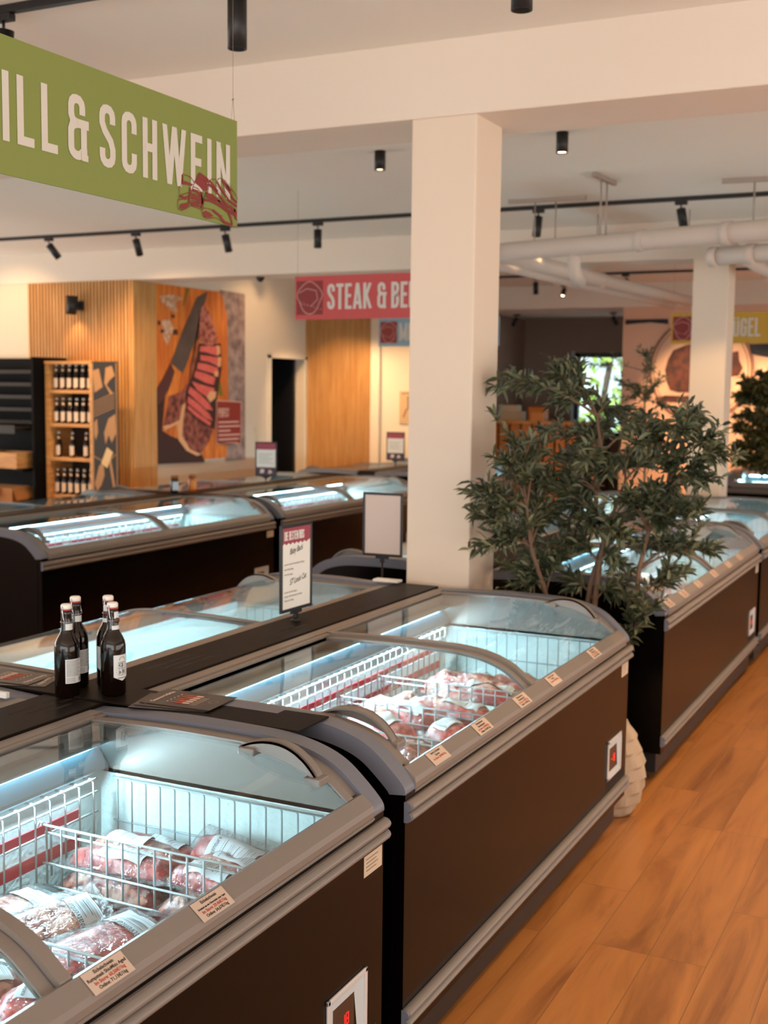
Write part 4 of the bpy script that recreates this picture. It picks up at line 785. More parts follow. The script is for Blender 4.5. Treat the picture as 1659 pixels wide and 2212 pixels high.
# ------------------------------------------------------------------ bottles
AMBER = mat('dark_amber_glass', (.006, .0025, .0015, 1), .05, spec=.45)
PORC = mat('white_porcelain', rgb(230, 226, 218), .25)
RUB = mat('red_rubber_seal', rgb(150, 50, 42), .5)
def curved_label(r, a0, a1, z0, z1, mt, parent, name='label', pointed=False, n=14):
    m = MB(); vs = []
    for rr in (r, r+.0006):
        for i in range(n+1):
            a = a0+(a1-a0)*i/n; zb = z0-(.012*(1-abs(2*i/n-1)) if pointed else 0)
            vs += [(rr*math.cos(a), rr*math.sin(a), zb), (rr*math.cos(a), rr*math.sin(a), z1)]
    k = 2*(n+1)
    m.add(vs, [(2*i, 2*i+2, 2*i+3, 2*i+1) for i in range(n)]+[(k+2*i, k+2*i+2, k+2*i+3, k+2*i+1) for i in range(n)], 0, True)
    return m.build(name, mt, parent)
def clines(r, a0, a1, z, w, m, n=8):
    for i in range(n):
        a, b = a0+(a1-a0)*i/n, a0+(a1-a0)*(i+1)/n
        m.add([(r*math.cos(q), r*math.sin(q), zz) for q, zz in ((a, z-w/2), (b, z-w/2), (b, z+w/2), (a, z+w/2))], [(0, 1, 2, 3)])
def swing_bottle(x, y, z, facing, label, kind, rz=0):
    t = empty('beer_bottle', (x, y, z), label, 'bottle', 'swing-top beer bottles on the black cover', rz)
    MB().lathe([(0, .003), (.028, 0), (.0335, .005), (.0338, .145), (.032, .158), (.026, .172), (.0185, .186), (.0155, .198), (.0145, .225), (.0138, .243), (.0142, .250), (.0128, .252), (0, .252)], 28).build('glass_body', AMBER, t)
    MB().lathe([(.0138, .252), (.0152, .253), (.0152, .2565), (.013, .257)], 20).build('seal', RUB, t)
    MB().lathe([(0, .2565), (.0135, .2565), (.0148, .260), (.0148, .268), (.012, .2715), (0, .272)], 20).build('stopper', PORC, t)
    m = MB()
    for s in (1, -1):
        m.tube([(0, s*.0155, .265), (.001, s*.017, .255), (.004, s*.0175, .232), (.009, s*.017, .219), (.004, s*.0165, .217), (.001, s*.016, .222)], .0009, 6)
    m.tube([(.0158*math.cos(q), .0158*math.sin(q), .2195) for q in [2*PI*i/20 for i in range(20)]], .0009, 6, closed=True)
    m.tube([(0, .016, .264), (0, -.016, .264)], .001, 6)
    m.build('wire_bail', CHROME, t)
    a = facing; WL = mat('white_bottle_label', rgb(214, 216, 216), .5); LI = mat('label_ink', rgb(64, 66, 70), .6)
    if kind == 'text':
        lb = curved_label(.034, a-.75, a+.75, .045, .115, WL, t); m = MB()
        for k in range(13): clines(.0349, a-.66, a+.6-.12*(k % 3), .111-k*.0037, .0013, m)
        for k in range(5): clines(.0349, a-.66, a+.05, .061-k*.0031, .0009, m)
        for k in range(9): clines(.0349, a+.42+k*.028, a+.434+k*.028, .055, .012, m, 1)
        m.build('lettering', LI, lb)
        curved_label(.0153, a-.8, a+.8, .197, .215, WL, t, 'neck_label')
    else:
        lb = curved_label(.034, a-.72, a+.72, .058, .122, WL, t, pointed=True); m = MB(); r_ = .0349
        # crest: divided shield with hatching and letters, framed by a wreath
        clines(r_, a-.3, a+.3, .101, .0012, m); clines(r_, a-.3, a+.3, .083, .0012, m); clines(r_, a-.3, a+.3, .063, .0012, m)
        for q in (-.3, 0, .3): clines(r_, a+q-.015, a+q+.015, .082, .038, m, 1)
        for k in range(9):
            q = PI*k/8; clines(r_, a+.25*math.cos(q)-.02, a+.25*math.cos(q)+.02, .108+.008*math.sin(q), .003, m, 1)
        for s in (-1, 1):
            for k in range(6): clines(r_, a+s*(.42+.1*math.sin(k))-.03, a+s*(.42+.1*math.sin(k))+.03, .066+k*.0065, .0016, m, 2)
        clines(r_, a-.4, a+.4, .055, .0022, m)
        lo = m.build('crest', LI, lb)
        for c, (da, z_) in zip('GlaB', ((-.15, .087), (.15, .087), (-.15, .068), (.15, .068))):
            s = Sheet((0, 0, 0), (0, 1, 0), (0, 0, 1)); o = s.text(c, .016, 0, 0, 0, LI, 'letter', lb, bold=.0003)
            for vv in o.data.vertices:
                q = a+da+(vv.co.y-.005)/r_; vv.co = (r_*math.cos(q), r_*math.sin(q), z_+vv.co.z)
        nl = curved_label(.0160, a-.9, a+.9, .190, .205, WL, t, 'neck_label')
        curved_label(.0152, a-.5, a+.5, .226, .245, WL, t, 'neck_band')
        MB().lathe([(0, -.004), (.008, -.002), (.008, .002), (0, .004)], 12, 0, (0, 0, 0), Matrix.Translation((.0165*math.cos(a), .0165*math.sin(a), .22)) @ Matrix.Rotation(a, 4, 'Z') @ Matrix.Rotation(A90, 4, 'Y')).build('wax_seal', mat('brown_wax_seal', rgb(84, 52, 44), .4), t)
    return t
TZ = .9425
for bx, by, bf, bl, bk in ((-.962, 2.488, -14, 'swing-top beer bottle in front, its white label full of small text', 'text'), (-1.002, 2.571, -10, 'swing-top beer bottle half hidden behind the one with the text label', 'text'),
                           (-.854, 2.547, -8, 'swing-top beer bottle with a crest label and brown wax seal', 'crest'), (-.933, 2.626, -75, 'swing-top beer bottle half hidden behind the one with the crest', 'crest')):
    bo = swing_bottle(bx, by, .9375 if bk == 'text' and bx > -1 else TZ, R(bf), bl, bk); bo.scale = (1, 1, .93)

# leaflets
LEAF = mat('dark_brown_leaflet', rgb(50, 38, 32), .35, coat=.2); WI = mat('cream_print', rgb(214, 196, 180), .6); ORP = mat('orange_print', rgb(190, 84, 40), .6)
def leaflet(x, y, z, rz, label, W_=.148, H_=.210, detail=True):
    t = empty('leaflet', (x, y, z), label, 'leaflet', 'dark beer leaflets on the black plate', rz)
    MB().box(-W_/2, -H_/2, 0, W_/2, H_/2, .0009).build('sheet', LEAF, t)
    s = Sheet((0, 0, .001), (1, 0, 0), (0, 1, 0)); ts = [s.text('Gessungs-Bräu', .0185, 0, H_/2-.03, .0003, WI, align='CENTER', bold=.0006)]
    join_into('title', ts, t)
    m = MB()
    rg = random.Random(5)
    for i in range(5):
        xx = -.036+i*.018; zz = H_/2-.10
        s.poly(m, [(xx-.006, zz-.03), (xx+.006, zz-.03), (xx+.006, zz+.01), (xx-.006, zz+.01)], .0004, 1 if i % 2 else 2)
        s.poly(m, [(xx-.0055, zz-.028), (xx+.0055, zz-.028), (xx+.0055, zz-.008), (xx-.0055, zz-.008)], .0006, 0)
        s.poly(m, [(xx-.003, zz+.01), (xx+.003, zz+.01), (xx+.002, zz+.03), (xx-.002, zz+.03)], .0004, 1)
        s.poly(m, [(xx-.003, zz+.036), (xx+.004, zz+.037), (xx+.003, zz+.041), (xx-.004, zz+.04)], .0004, 0)
    for i in range(24):
        a = 2*PI*i/24; s.stroke(m, [(.0+.012*math.cos(a), -H_/2+.03+.012*math.sin(a)), (.014*math.cos(a), -H_/2+.03+.014*math.sin(a))], .001, .0005, 0)
    for k in range(3): s.stroke(m, [(-.05, -.03-k*.007), (.03, -.03-k*.007)], .0014, .0005, 0)
    m.build('bottle_picture', [WI, ORP, mat('red_print', rgb(170, 50, 40), .6)], t)
    return t
leaflet(-.650, 2.553, TZ+.0010, R(104), 'lowest dark leaflet of the fanned stack on the black plate')
leaflet(-.640, 2.566, TZ+.0028, R(99), 'second dark leaflet from the top in the fanned stack')
leaflet(-.630, 2.580, TZ+.0046, R(94), 'topmost dark leaflet of the fanned stack, beer glasses printed on it')
l = leaflet(-1.19, 2.545, TZ+.0005, R(-70), 'dark beer leaflet under another, on the side of the text-label bottle'); l.scale = (.9, 1, 1)
l = leaflet(-1.23, 2.56, TZ+.0022, R(-84), 'upside-down dark leaflet lying beside the bottle with the text label'); l.scale = (.9, 1, 1)

# ------------------------------------------------------------------ table signs
SB = mat('black_sign_frame', rgb(22, 23, 26), .35)
def stand_sign(x, y, z, rz, W_, H_, zc, label, style, post0=0):
    """A4 frame on a post: faces local -Y"""
    t = empty('sign_stand', (x, y, z), label, 'sign', rz=rz)
    MB().tube([(0, 0, .004), (0, 0, zc-H_/2-.02-z)], .0045, 10).lathe([(0, 0), (.018, .0), (.018, .004), (.006, .008), (0, .009)], 24).build('post', BLACKM, t)
    c = zc-z
    fm = MB(); b = .012
    fm.bbox(-W_/2, -.006, c-H_/2, -W_/2+b, .004, c+H_/2, .003).bbox(W_/2-b, -.006, c-H_/2, W_/2, .004, c+H_/2, .003).bbox(-W_/2+.002, -.006, c-H_/2, W_/2-.002, .004, c-H_/2+b, .003).bbox(-W_/2+.002, -.006, c+H_/2-b, W_/2-.002, .004, c+H_/2, .003)
    fm.box(-W_/2+.004, .0, c-H_/2+.004, W_/2-.004, .003, c+H_/2-.004)
    fm.build('frame', SB, t)
    MB().bbox(-.035, -.006, c-H_/2-.012, .035, .004, c-H_/2+.002, .003).bbox(-.012, -.006, c-H_/2-.03, .012, .005, c-H_/2-.008, .003).build('clamp', SB, t)
    s = Sheet((0, -.0005, c), (1, 0, 0), (0, 0, 1))
    MB().box(-W_/2+b*.8, -.002, c-H_/2+b*.8, W_/2-b*.8, -.0005, c+H_/2-b*.8).build('paper', PAPER if style != 'blank' else mat('blank_sign_sheet', rgb(224, 206, 196), .5), t)
    w, h = W_/2-b, H_/2-b
    WN = mat('wine_red_print', rgb(150, 62, 78), .6)
    if style == 'blank': return t
    m = MB(); top = [(-w, h), (-w, h-.062)]+[(-w+2*w*i/14, h-.060+(.006 if i % 2 else -.001)) for i in range(1, 14)]+[(w, h-.052), (w, h)]
    s.poly(m, top[::-1], .0022); hd = m.build('header', WN, t)
    if style == 'ribs':
        m = MB(); caps(s, m, 'DIE BESTEN RIBS', .032, -w+.012, h-.045, .003, .78, .06); m.build('lettering', PAPER, hd)
        ts = [s.text('Baby Back', .03, -.045, .048, .003, INK, shear=.5, xs=.7, ang=.14), s.text('ST Louis Cut', .03, -.045, -.062, .003, INK, shear=.5, xs=.7, ang=.14)]
        for k, q in enumerate(('aus dem oberen Kotelett der Rippe', 'feine Fleischlage', 'zart und mager')): ts.append(s.text(q, .0092, -w+.012, .012-k*.018, .003, INK))
        for k, q in enumerate(('aus der unteren Rippe', 'die gut durchwachsene Variante', 'saftig und kräftig')): ts.append(s.text(q, .0092, -w+.012, -.088-k*.015, .003, INK))
        join_into('text', ts, t)
    else:
        m = MB()
        for k in range(7): s.stroke(m, [(-w+.02, .05-k*.014), (w-.02-.02*(k % 3), .05-k*.014)], .003, .003)
        m.build('text', mat('soft_grey_ink', rgb(130, 126, 120), .6), t)
        m = MB(); s.poly(m, [(-w, -h), (w, -h), (w, -h+.07), (-w, -h+.07)], .0024); ft = m.build('footer_photo', mat('dark_purple_print', rgb(70, 54, 66), .6), t)
        m = MB(); s.poly(m, [(-.06, -h+.015), (-.02, -h+.02), (-.015, -h+.05), (-.05, -h+.055)], .0030); s.poly(m, [(.02, -h+.012), (.06, -h+.02), (.055, -h+.04), (.03, -h+.05)], .0030); m.build('footer_highlight', mat('pale_print', rgb(222, 200, 196), .6), t)
    return t
stand_sign(-.971, 3.718, .938, R(88), .21, .315, 1.135, 'black framed table sign reading DIE BESTEN RIBS on the slotted strip', 'ribs')
stand_sign(-1.315, 5.12, 0, R(4), .205, .305, 1.135, 'blank pale sign in a black frame beside the near column', 'blank')
stand_sign(-4.51, 9.22, .938, R(8), .21, .31, 1.15, 'small framed sign standing in front of the dark doorway', 'plain')
stand_sign(-4.51, 11.9, .938, R(0), .22, .31, 1.17, 'small framed sign with dark footer beside the near column, far row', 'plain')

# spice jars on the left row
for x, y, c1, lb in ((-4.53, 7.87, rgb(40, 34, 34), 'dark spice jar with pale bluish label'), (-4.47, 8.03, rgb(176, 96, 30), 'orange spice jar next to the dark one')):
    t = empty('spice_jar', (x, y, TZ), lb, 'jar', 'spice jars on the left freezer row')
    MB().lathe([(0, 0), (.03, 0), (.033, .004), (.033, .10), (.028, .112), (0, .113)], 20).build('jar_body', mat('jar_'+('dark' if c1[0] < .1 else 'orange'), c1, .3), t)
    MB().lathe([(0, .112), (.032, .112), (.032, .137), (.030, .14), (0, .14)], 20).build('jar_lid', mat('brown_lid', rgb(140, 80, 34), .4), t)
    curved_label(.0335, R(-80), R(20), .02, .09, mat('bluish_label', rgb(190, 200, 210), .5) if c1[0] < .1 else mat('orange_label', rgb(214, 128, 50), .5), t)
# white price holder lying on the left neighbour
tag(MB().bbox(-1.20, 2.36, .946, -1.06, 2.375, .962, .002).build('price_holder', PAPER), 'white price holder on the lid below the upside-down leaflet', 'price holder')
tag(MB().bbox(-1.12, 4.63, .945, -1.0, 4.68, .955, .002).build('price_holder', PAPER), 'small white price holder at the far end of the slotted strip', 'price holder')

# ------------------------------------------------------------------ hanging signs
SW = mat('white_sign_letter', rgb(206, 204, 196), .6); DR = mat('dark_red_print', rgb(128, 40, 38), .6)
GREEN = mat('olive_green_board', rgb(124, 138, 66), .55)
g = empty('hanging_sign', (-.93, 3.27, 2.276), 'green hanging sign reading GRILL & SCHWEIN with a bacon drawing', 'sign')
MB().bbox(-.0025, -1.95, 0, .0025, 0, .328, .001).build('board', GREEN, g)
gs = Sheet((.0025, 0, 0), (0, 1, 0), (0, 0, 1)); m = MB()
caps(gs, m, 'GRILL~&^SCHWEIN', .165, -.018, .080, .0012, 1.13, .135, right=True)
m.build('lettering', SW, g)
og = (3.27, 2.276)
m = MB()
for q in D['bacon_fill']: gs.poly(m, [(a-og[0], b-og[1]) for a, b in q], .0020)
for q in D['bacon_thick']: gs.stroke(m, [(a-og[0], b-og[1]) for a, b in q], .0085, .0024)
for q in D['bacon_lines']: gs.stroke(m, [(a-og[0], b-og[1]) for a, b in q], .0022, .0028)
for q in D['bacon_thick']:
    if len(q) < 5: continue
    for k in (-1, 1, 2): gs.stroke(m, [(a-og[0]+k*.008, b-og[1]+abs(k)*.006) for a, b in q][1:-1], .0012, .0026)
m.build('bacon_drawing', DR, g)
m = MB()
for y in (-.02, -1.93):
    m.tube([(0, y-.012, .318), (0, y, .39), (0, y, CZ-2.276)], .0007, 5); m.tube([(0, y+.01, .318), (0, y, .39)], .0007, 5); m.tube([(0, y-.003, .388), (0, y+.003, .393)], .0025, 6)
m.build('hanging_wire', mat('thin_steel_wire', rgb(150, 142, 134), .4, .6), g)
def hang(x, y, z, W_, H_, col, txt, tx, ts, label, icon=None, wires=(.02,)):
    g = empty('hanging_sign', (x, y, z), label, 'sign')
    MB().bbox(0, -.0025, 0, W_, .0025, H_, .001).build('board', col, g)
    s = Sheet((0, -.0025, 0), (1, 0, 0), (0, 0, 1))
    m = MB(); caps(s, m, txt, ts, tx, (H_-ts)/2+.005, .0015, .9, .08); m.build('lettering', SW, g)
    if icon:
        x0, w = icon; m = MB(); s.poly(m, [(x0, .035), (x0+w, .035), (x0+w, H_-.035), (x0, H_-.035)], .001); ic = m.build('icon', DR, g)
        m = MB(); rg = random.Random(len(txt)); cx, cz = x0+w/2, H_/2; hh = (H_-.07)/2
        s.stroke(m, [(cx+w*.46*math.cos(a)*(1+.12*math.sin(3*a)), cz+hh*.8*math.sin(a)*(1-.2*math.cos(2*a))) for a in [2*PI*i/28 for i in range(28)]], .006, .0016, 0, True)
        s.stroke(m, [(cx-w*.4, cz+hh*.3), (cx-w*.1, cz+hh*.55), (cx+w*.25, cz+hh*.4), (cx+w*.3, cz-hh*.1), (cx+w*.05, cz-hh*.5)], .005, .0016)
        for k in range(7): s.stroke(m, [(cx-w*.35+k*.028, cz-hh*.2-.01*k), (cx-w*.3+k*.028, cz-hh*.4-.006*k)], .004, .0016)
        m.build('icon_drawing', mat('pink_line_print', rgb(206, 150, 146), .6), ic)
    m = MB()
    for xx in list(wires)+[W_-.02]: m.tube([(xx, 0, H_-.01), (xx, 0, CZ-z)], .0012, 5)
    m.build('hanging_wire', mat('thin_steel_wire', rgb(150, 142, 134), .4, .6), g)
    return g
hang(-3.40, 7.837, 2.289, 1.5, .318, mat('coral_red_board', rgb(190, 74, 74), .55), 'STEAK & BEEF', .275, .185, 'coral red hanging sign reading STEAK & B, partly behind the near column', (.012, .225))
hang(-5.13, 12.7, 2.29, 1.5, .32, mat('pale_blue_board', rgb(132, 168, 190), .55), 'MEER', .27, .2, 'pale blue hanging sign partly hidden by the red sign and near column', (.02, .22))
hang(-1.76, 12.85, 2.30, 1.5, .32, mat('mustard_board', rgb(196, 156, 50), .55), 'GEFLÜGEL', .36, .19, 'mustard yellow hanging sign showing the letters ÜGEL behind the far column', (.02, .22))

# ------------------------------------------------------------------ tracks and lamps
LENSW = mat('glowing_lamp_lens', rgb(255, 236, 200), .4, emit=((1, .78, .5, 1), 9))
def track(x0, x1, y, z, label):
    t = empty('light_track', (x0, y, z), label, 'light track')
    MB().bbox(0, -.018, 0, x1-x0, .018, CZ-z, .002).build('rail', BLACKM, t)
    return t
def spot_light(parent, loc, rot, energy, size=R(70), color=WARM, blend=.6, rad=.03):
    l = bpy.data.lights.new('spot_beam', 'SPOT'); l.energy = energy; l.spot_size = size; l.color = color; l.spot_blend = blend; l.shadow_soft_size = rad
    o = bpy.data.objects.new('spot_beam', l); o.parent = parent; o.location = loc; o.rotation_euler = rot; COL.objects.link(o)
def track_spot(x, y, z, rx, ry, label, energy=30, Lc=.15, rc=.031, size=R(75), group='black spotlights on the ceiling track', lens=True):
    """z = underside of the track; rx, ry tilt the can"""
    t = empty('track_spotlight', (x, y, z), label, 'spotlight', group)
    MB().bbox(-.045, -.02, -.028, .045, .02, 0, .004).build('adapter', BLACKM, t)
    MB().tube([(0, 0, -.028), (0, 0, -.065)], .006, 8).build('stem', BLACKM, t)
    M = Matrix.Translation((0, 0, -.06)) @ Matrix.Rotation(ry, 4, 'Y') @ Matrix.Rotation(rx, 4, 'X')
    can = MB().lathe([(0, -.0), (rc, -.0), (rc, -Lc), (rc*.86, -Lc), (rc*.8, -Lc+.02), (0, -Lc+.022)], 24, 0, (0, 0, 0), M).build('can', BLACKM, t)
    if lens: MB().lathe([(0, -Lc+.018), (rc*.78, -Lc+.018)], 20, 0, (0, 0, 0), M).build('lens', LENSW, can)
    if energy:
        p = M @ Vector((0, 0, -Lc-.01)); e = M.to_euler(); spot_light(t, p, e, energy*SPOT_K, size)
    return t
track(-9.5, 4, 9.2, 3.205, 'long black ceiling track in the middle of the room')
lbl = ['tilted over the cream wall, above the wall lamp', 'above the corner of the wooden slat wall', 'between the steak poster and the red sign', 'hanging over the red STEAK sign', 'between the near column and the slanted hanger', 'over the rounded end of the white pipe']
tl = [(-6.965, R(35), R(-20)), (-5.92, R(32), R(8)), (-4.93, R(20), R(-2)), (-3.98, 0, R(0)), (-1.99, R(-14), R(0)), (-.873, R(30), R(-4))]
for (x, rx, ry), q in zip(tl, lbl):
    track_spot(x, 9.2, 3.205, rx, ry, 'black track spotlight '+q, 105 if x < -4.5 else (12 if x < -1.5 and x > -2.5 else 140 if x < -1 else 75), .155, .034, lens=(rx == 0), size=R(105) if x < -1 else R(60))
track(-4.6, 3.2, 3.68, 3.205, 'black ceiling track above the green sign')
track_spot(-2.27, 3.68, 3.205, 0, R(5), 'black spotlight partly hidden by the top of the green sign', 40, .2, .04)
track_spot(-1.195, 3.68, 3.205, 0, 0, 'large black cylinder spotlight over the end of the green sign', 45, .19, .034, lens=False)
track_spot(-.142, 3.68, 3.205, 0, 0, 'black spotlight tip just entering the top edge of the picture', 45, .19, .034, lens=False)
track_spot(1.5, 3.68, 3.205, R(10), 0, 'black spotlight over the aisle', 110, .19, .034, size=R(110))
track(-5.2, 2.5, 14.5, 3.205, 'thin black ceiling track far back beyond the pipes')
track_spot(-3.85, 14.5, 3.205, R(10), R(0), 'distant black spotlight pointing straight down from the far track', 40, .15, .033, lens=False)
track_spot(-2.71, 14.5, 3.205, R(30), R(-25), 'distant tilted black spotlight beneath the diagonal pipes', 310, .15, .033, lens=False)
track_spot(-1.0, 14.5, 3.205, R(30), R(0), 'distant black spotlight hidden behind the far column', 310, .15, .033, lens=False)
track_spot(-.0, 14.5, 3.205, R(30), R(-8), 'distant black spotlight over the mural', 310, .15, .033, lens=False)
for x, ry, q in ((-5.0, R(30), 'left'), (-3.55, R(-25), 'right')):
    track_spot(x, 17.0, 2.925, R(5), ry, 'small black spotlight under the recess soffit, %s the window' % ('far from' if q == 'left' else 'close to'), 0, .13, .03, group='spotlights in the recess')
track_spot(-3.83, 15.6, 3.205, R(-35), 0, 'tiny spotlight glowing white above the back window', 12, .12, .03)
def downlight(x, y, label, energy):
    t = empty('downlight', (x, y, CZ), label, 'ceiling lamp', 'surface-mounted cylinder downlights')
    glow = 'glowing' in label
    c = MB().lathe([(0, 0), (.034, 0), (.034, -.115), (.029, -.115), (.027, -.1), (0, -.098)], 28).build('can', BLACKM, t)
    MB().lathe([(0, -.106), (.028, -.108)], 24).build('lens', mat('bright_lamp_lens', rgb(255, 226, 170), .4, emit=((1, .7, .36, 1), 40)) if glow else LENSW, c)
    spot_light(t, (0, 0, -.13), (0, 0, 0), energy*SPOT_K, R(110))
    return t
downlight(-2.18, 6.78, 'black cylinder downlight between the red sign and the near column', 90)
downlight(-.99, 6.70, 'brightly glowing cylinder downlight on the aisle side of the column', 60)
downlight(1.0, 6.7, 'cylinder downlight added out over the aisle, beside the glowing one', 230)  # extra lamp out of view, added to brighten the aisle floor
tag(MB().lathe([(0, -.05), (.02, -.046), (.04, -.02), (.045, 0), (0, 0)], 20, 0, (-5.5, 10.7, BZ)).build('smoke_detector', BLACKM), 'small black dome sensor under the beam above the doorway wall', 'sensor')
# wall lamp on the slat wall
wl = empty('wall_lamp', (-7.68, 10.47, 2.66), 'black wall lamp on the wooden slat wall', 'lamp')
MB().bbox(-.03, -.012, -.05, .05, .02, .05, .004).tube([(.01, 0, 0), (-.0, -.06, .0)], .012, 8).build('bracket', BLACKM, wl)
MB().lathe([(0, .1), (.062, .1), (.055, -.1), (.05, -.1), (.045, -.06), (0, -.06)], 24, 0, (-.02, -.1, 0), Matrix.Rotation(R(4), 4, 'Y')).build('shade', BLACKM, wl)
spot_light(wl, (-.02, -.1, -.12), (R(8), 0, 0), 6*SPOT_K, R(100), rad=.05)
# warm spots close to the left corner that wash the slats (track behind the second beam and in front of the wall)
track_spot(-8.5, 9.2, 3.205, R(50), R(2), 'black track spotlight over the louvred black shelf', 55, .155, .034, size=R(95))
track(-6.2, -5.5, 12.9, 3.205, 'short black track in front of the far wood-slat wall')
track_spot(-5.95, 12.9, 3.205, R(0), R(48), 'added spotlight that brightens the cream wall beside the doorway', 26, .15, .033, size=R(110))  # extra lamp added to lift the dull cream wall
track_spot(-6.35, 12.9, 3.205, R(32), R(0), 'spotlight washing the far wood-slat panel', 160, .15, .033)
track_spot(-5.7, 12.9, 3.205, R(32), R(0), 'spotlight washing the far cream wall', 150, .15, .033)

# ------------------------------------------------------------------ pipes and hangers
PIPE = mat('white_pipe_insulation', rgb(204, 192, 182), .6, bump=(30, .2, .004))
def pipe(path, r, label, joints=()):
    t = empty('ceiling_pipe', path[0], label, 'pipe'); p0 = Vector(path[0])
    MB().tube([Vector(p)-p0 for p in path], r, 20).build('pipe_run', PIPE, t)
    for p, d in joints:
        d = Vector(d).normalized(); q = Vector(p)-p0; MB().tube([q-d*.03, q+d*.03], r*1.12, 20).build('pipe_collar', PIPE, t)
    return t
pipe([(-2.5, 8.62, 2.79), (-2.03, 8.50, 2.80), (.2, 7.86, 2.80), (1.6, 7.46, 2.80)], .068, 'thickest white pipe, running across under the black track', [((-.9, 8.18, 2.8), (1, -.29, 0)), ((-.3, 8.0, 2.8), (1, -.29, 0))])
pipe([(-.43, 8.12, 2.665), (.2, 7.95, 2.67), (1.6, 7.5, 2.67)], .058, 'white pipe with a rounded end, just below the thickest pipe', [((-.40, 8.11, 2.665), (1, -.27, 0)), ((-.15, 8.04, 2.667), (1, -.27, 0))])
pipe([(-2.09, 8.4, 2.80), (-1.9, 11.2, 2.79), (-1.74, 13.6, 2.80)], .06, 'upper one of the two diagonal white pipes running back', [((-1.93, 10.8, 2.79), (0, 1, 0))])
pipe([(-2.26, 8.45, 2.77), (-2.08, 11.2, 2.76), (-1.92, 13.6, 2.77)], .05, 'lower, thinner one of the two diagonal white pipes')
pipe([(-1.42, 8.33, 2.80), (-1.42, 8.36, 2.62), (-1.42, 8.5, 2.56)], .045, 'short vertical white pipe stub below the thick pipe')
pipe([(.05, 8.1, 2.70), (.1, 12.0, 2.72), (.25, 15.5, 2.72)], .065, 'white pipe running back above the yellow sign, over the aisle')
pipe([(-.35, 8.3, 2.74), (-.3, 11.9, 2.74), (-.2, 15.5, 2.74)], .055, 'white pipe running back close beside the far column')
for i in range(3):
    x = -.55+i*.24
    pipe([(x, 15.2, 2.74), (x, 15.3, 2.5), (x, 15.3, 2.3)], .06, 'vertical white pipe above the yellow sign, %s the far column' % ('closest to', 'second from', 'third from')[i])
HG = mat('galvanised_hanger', rgb(168, 156, 146), .5, .3)
def hanger(x0, y0, x1, y1, zb, label):
    t = empty('pipe_hanger', (x0, y0, CZ), label, 'pipe hanger', 'metal pipe hangers under the ceiling'); d = Vector((x1-x0, y1-y0, 0)); n = d.normalized(); s = Vector((-n.y, n.x, 0))*.016
    m = MB(); vs = []
    for a, z in ((0, -.03), (0, 0)):
        vs += [Vector((0, 0, z))-s, Vector((0, 0, z))+s, d+s+Vector((0, 0, z)), d-s+Vector((0, 0, z))]
    m.add(vs, [(0, 1, 2, 3), (7, 6, 5, 4), (0, 4, 5, 1), (1, 5, 6, 2), (2, 6, 7, 3), (3, 7, 4, 0)]); m.build('rail', HG, t)
    for f in (.35, .62):
        p = d*f; MB().tube([p, p+Vector((0, 0, zb-CZ))], .006, 8).build('rod', HG, t)
    return t
hanger(-2.11, 8.85, -1.51, 8.88, 2.84, 'metal hanger rail beside the near column, with two thin rods')
hanger(-1.175, 7.95, -1.145, 8.36, 2.84, 'short slanted metal hanger, seen almost end-on')
hanger(-.453, 8.55, .16, 8.6, 2.84, 'metal hanger rail over the rounded pipe end')
tr = empty('cable_tray', (-1.9, 9.7, 3.0), 'pale cable tray rails running across behind the black track', 'cable tray')
MB().box(0, 0, 0, 4.2, .015, .04).box(0, .28, 0, 4.2, .295, .04).build('side_rail', HG, tr)
m = MB()
for i in range(14): m.tube([(.1+i*.3, 0, .01), (.1+i*.3, .29, .01)], .006, 6)
m.build('rung', HG, tr)
m = MB()
for i in range(6): m.tube([(.2+i*.75, .15, .0), (.2+i*.75, .15, CZ-3.0)], .005, 6)
m.build('rod', HG, tr)

# ------------------------------------------------------------------ plants
LF1 = mat('olive_leaf_upper', rgb(46, 56, 38), .42, var=(8, .2, rgb(72, 78, 54)))
LF2 = mat('olive_leaf_pale', rgb(104, 108, 80), .5)
BARK = mat('olive_bark', rgb(112, 88, 70), .85, bump=(40, .5, .004))
def leaf(m, p, d, ln, w, mi, rg):
    d = d.normalized(); s = d.cross(Vector((rg.uniform(-1, 1), rg.uniform(-1, 1), rg.uniform(.2, 1)))).normalized()*w/2; n = s.cross(d).normalized()*w*.18
    a, b, c = p+d*ln*.3, p+d*ln*.65, p+d*ln+Vector((0, 0, -ln*.12))
    m.add([p, a-s+n, a, a+s+n, b-s*.85+n, b, b+s*.85+n, c], [(0, 2, 1), (0, 3, 2), (1, 2, 5, 4), (2, 3, 6, 5), (4, 5, 7), (5, 6, 7)], mi)
def bez(a, b, c, n=8): return [a*(1-t)**2+b*2*t*(1-t)+c*t*t for t in [i/n for i in range(n+1)]]
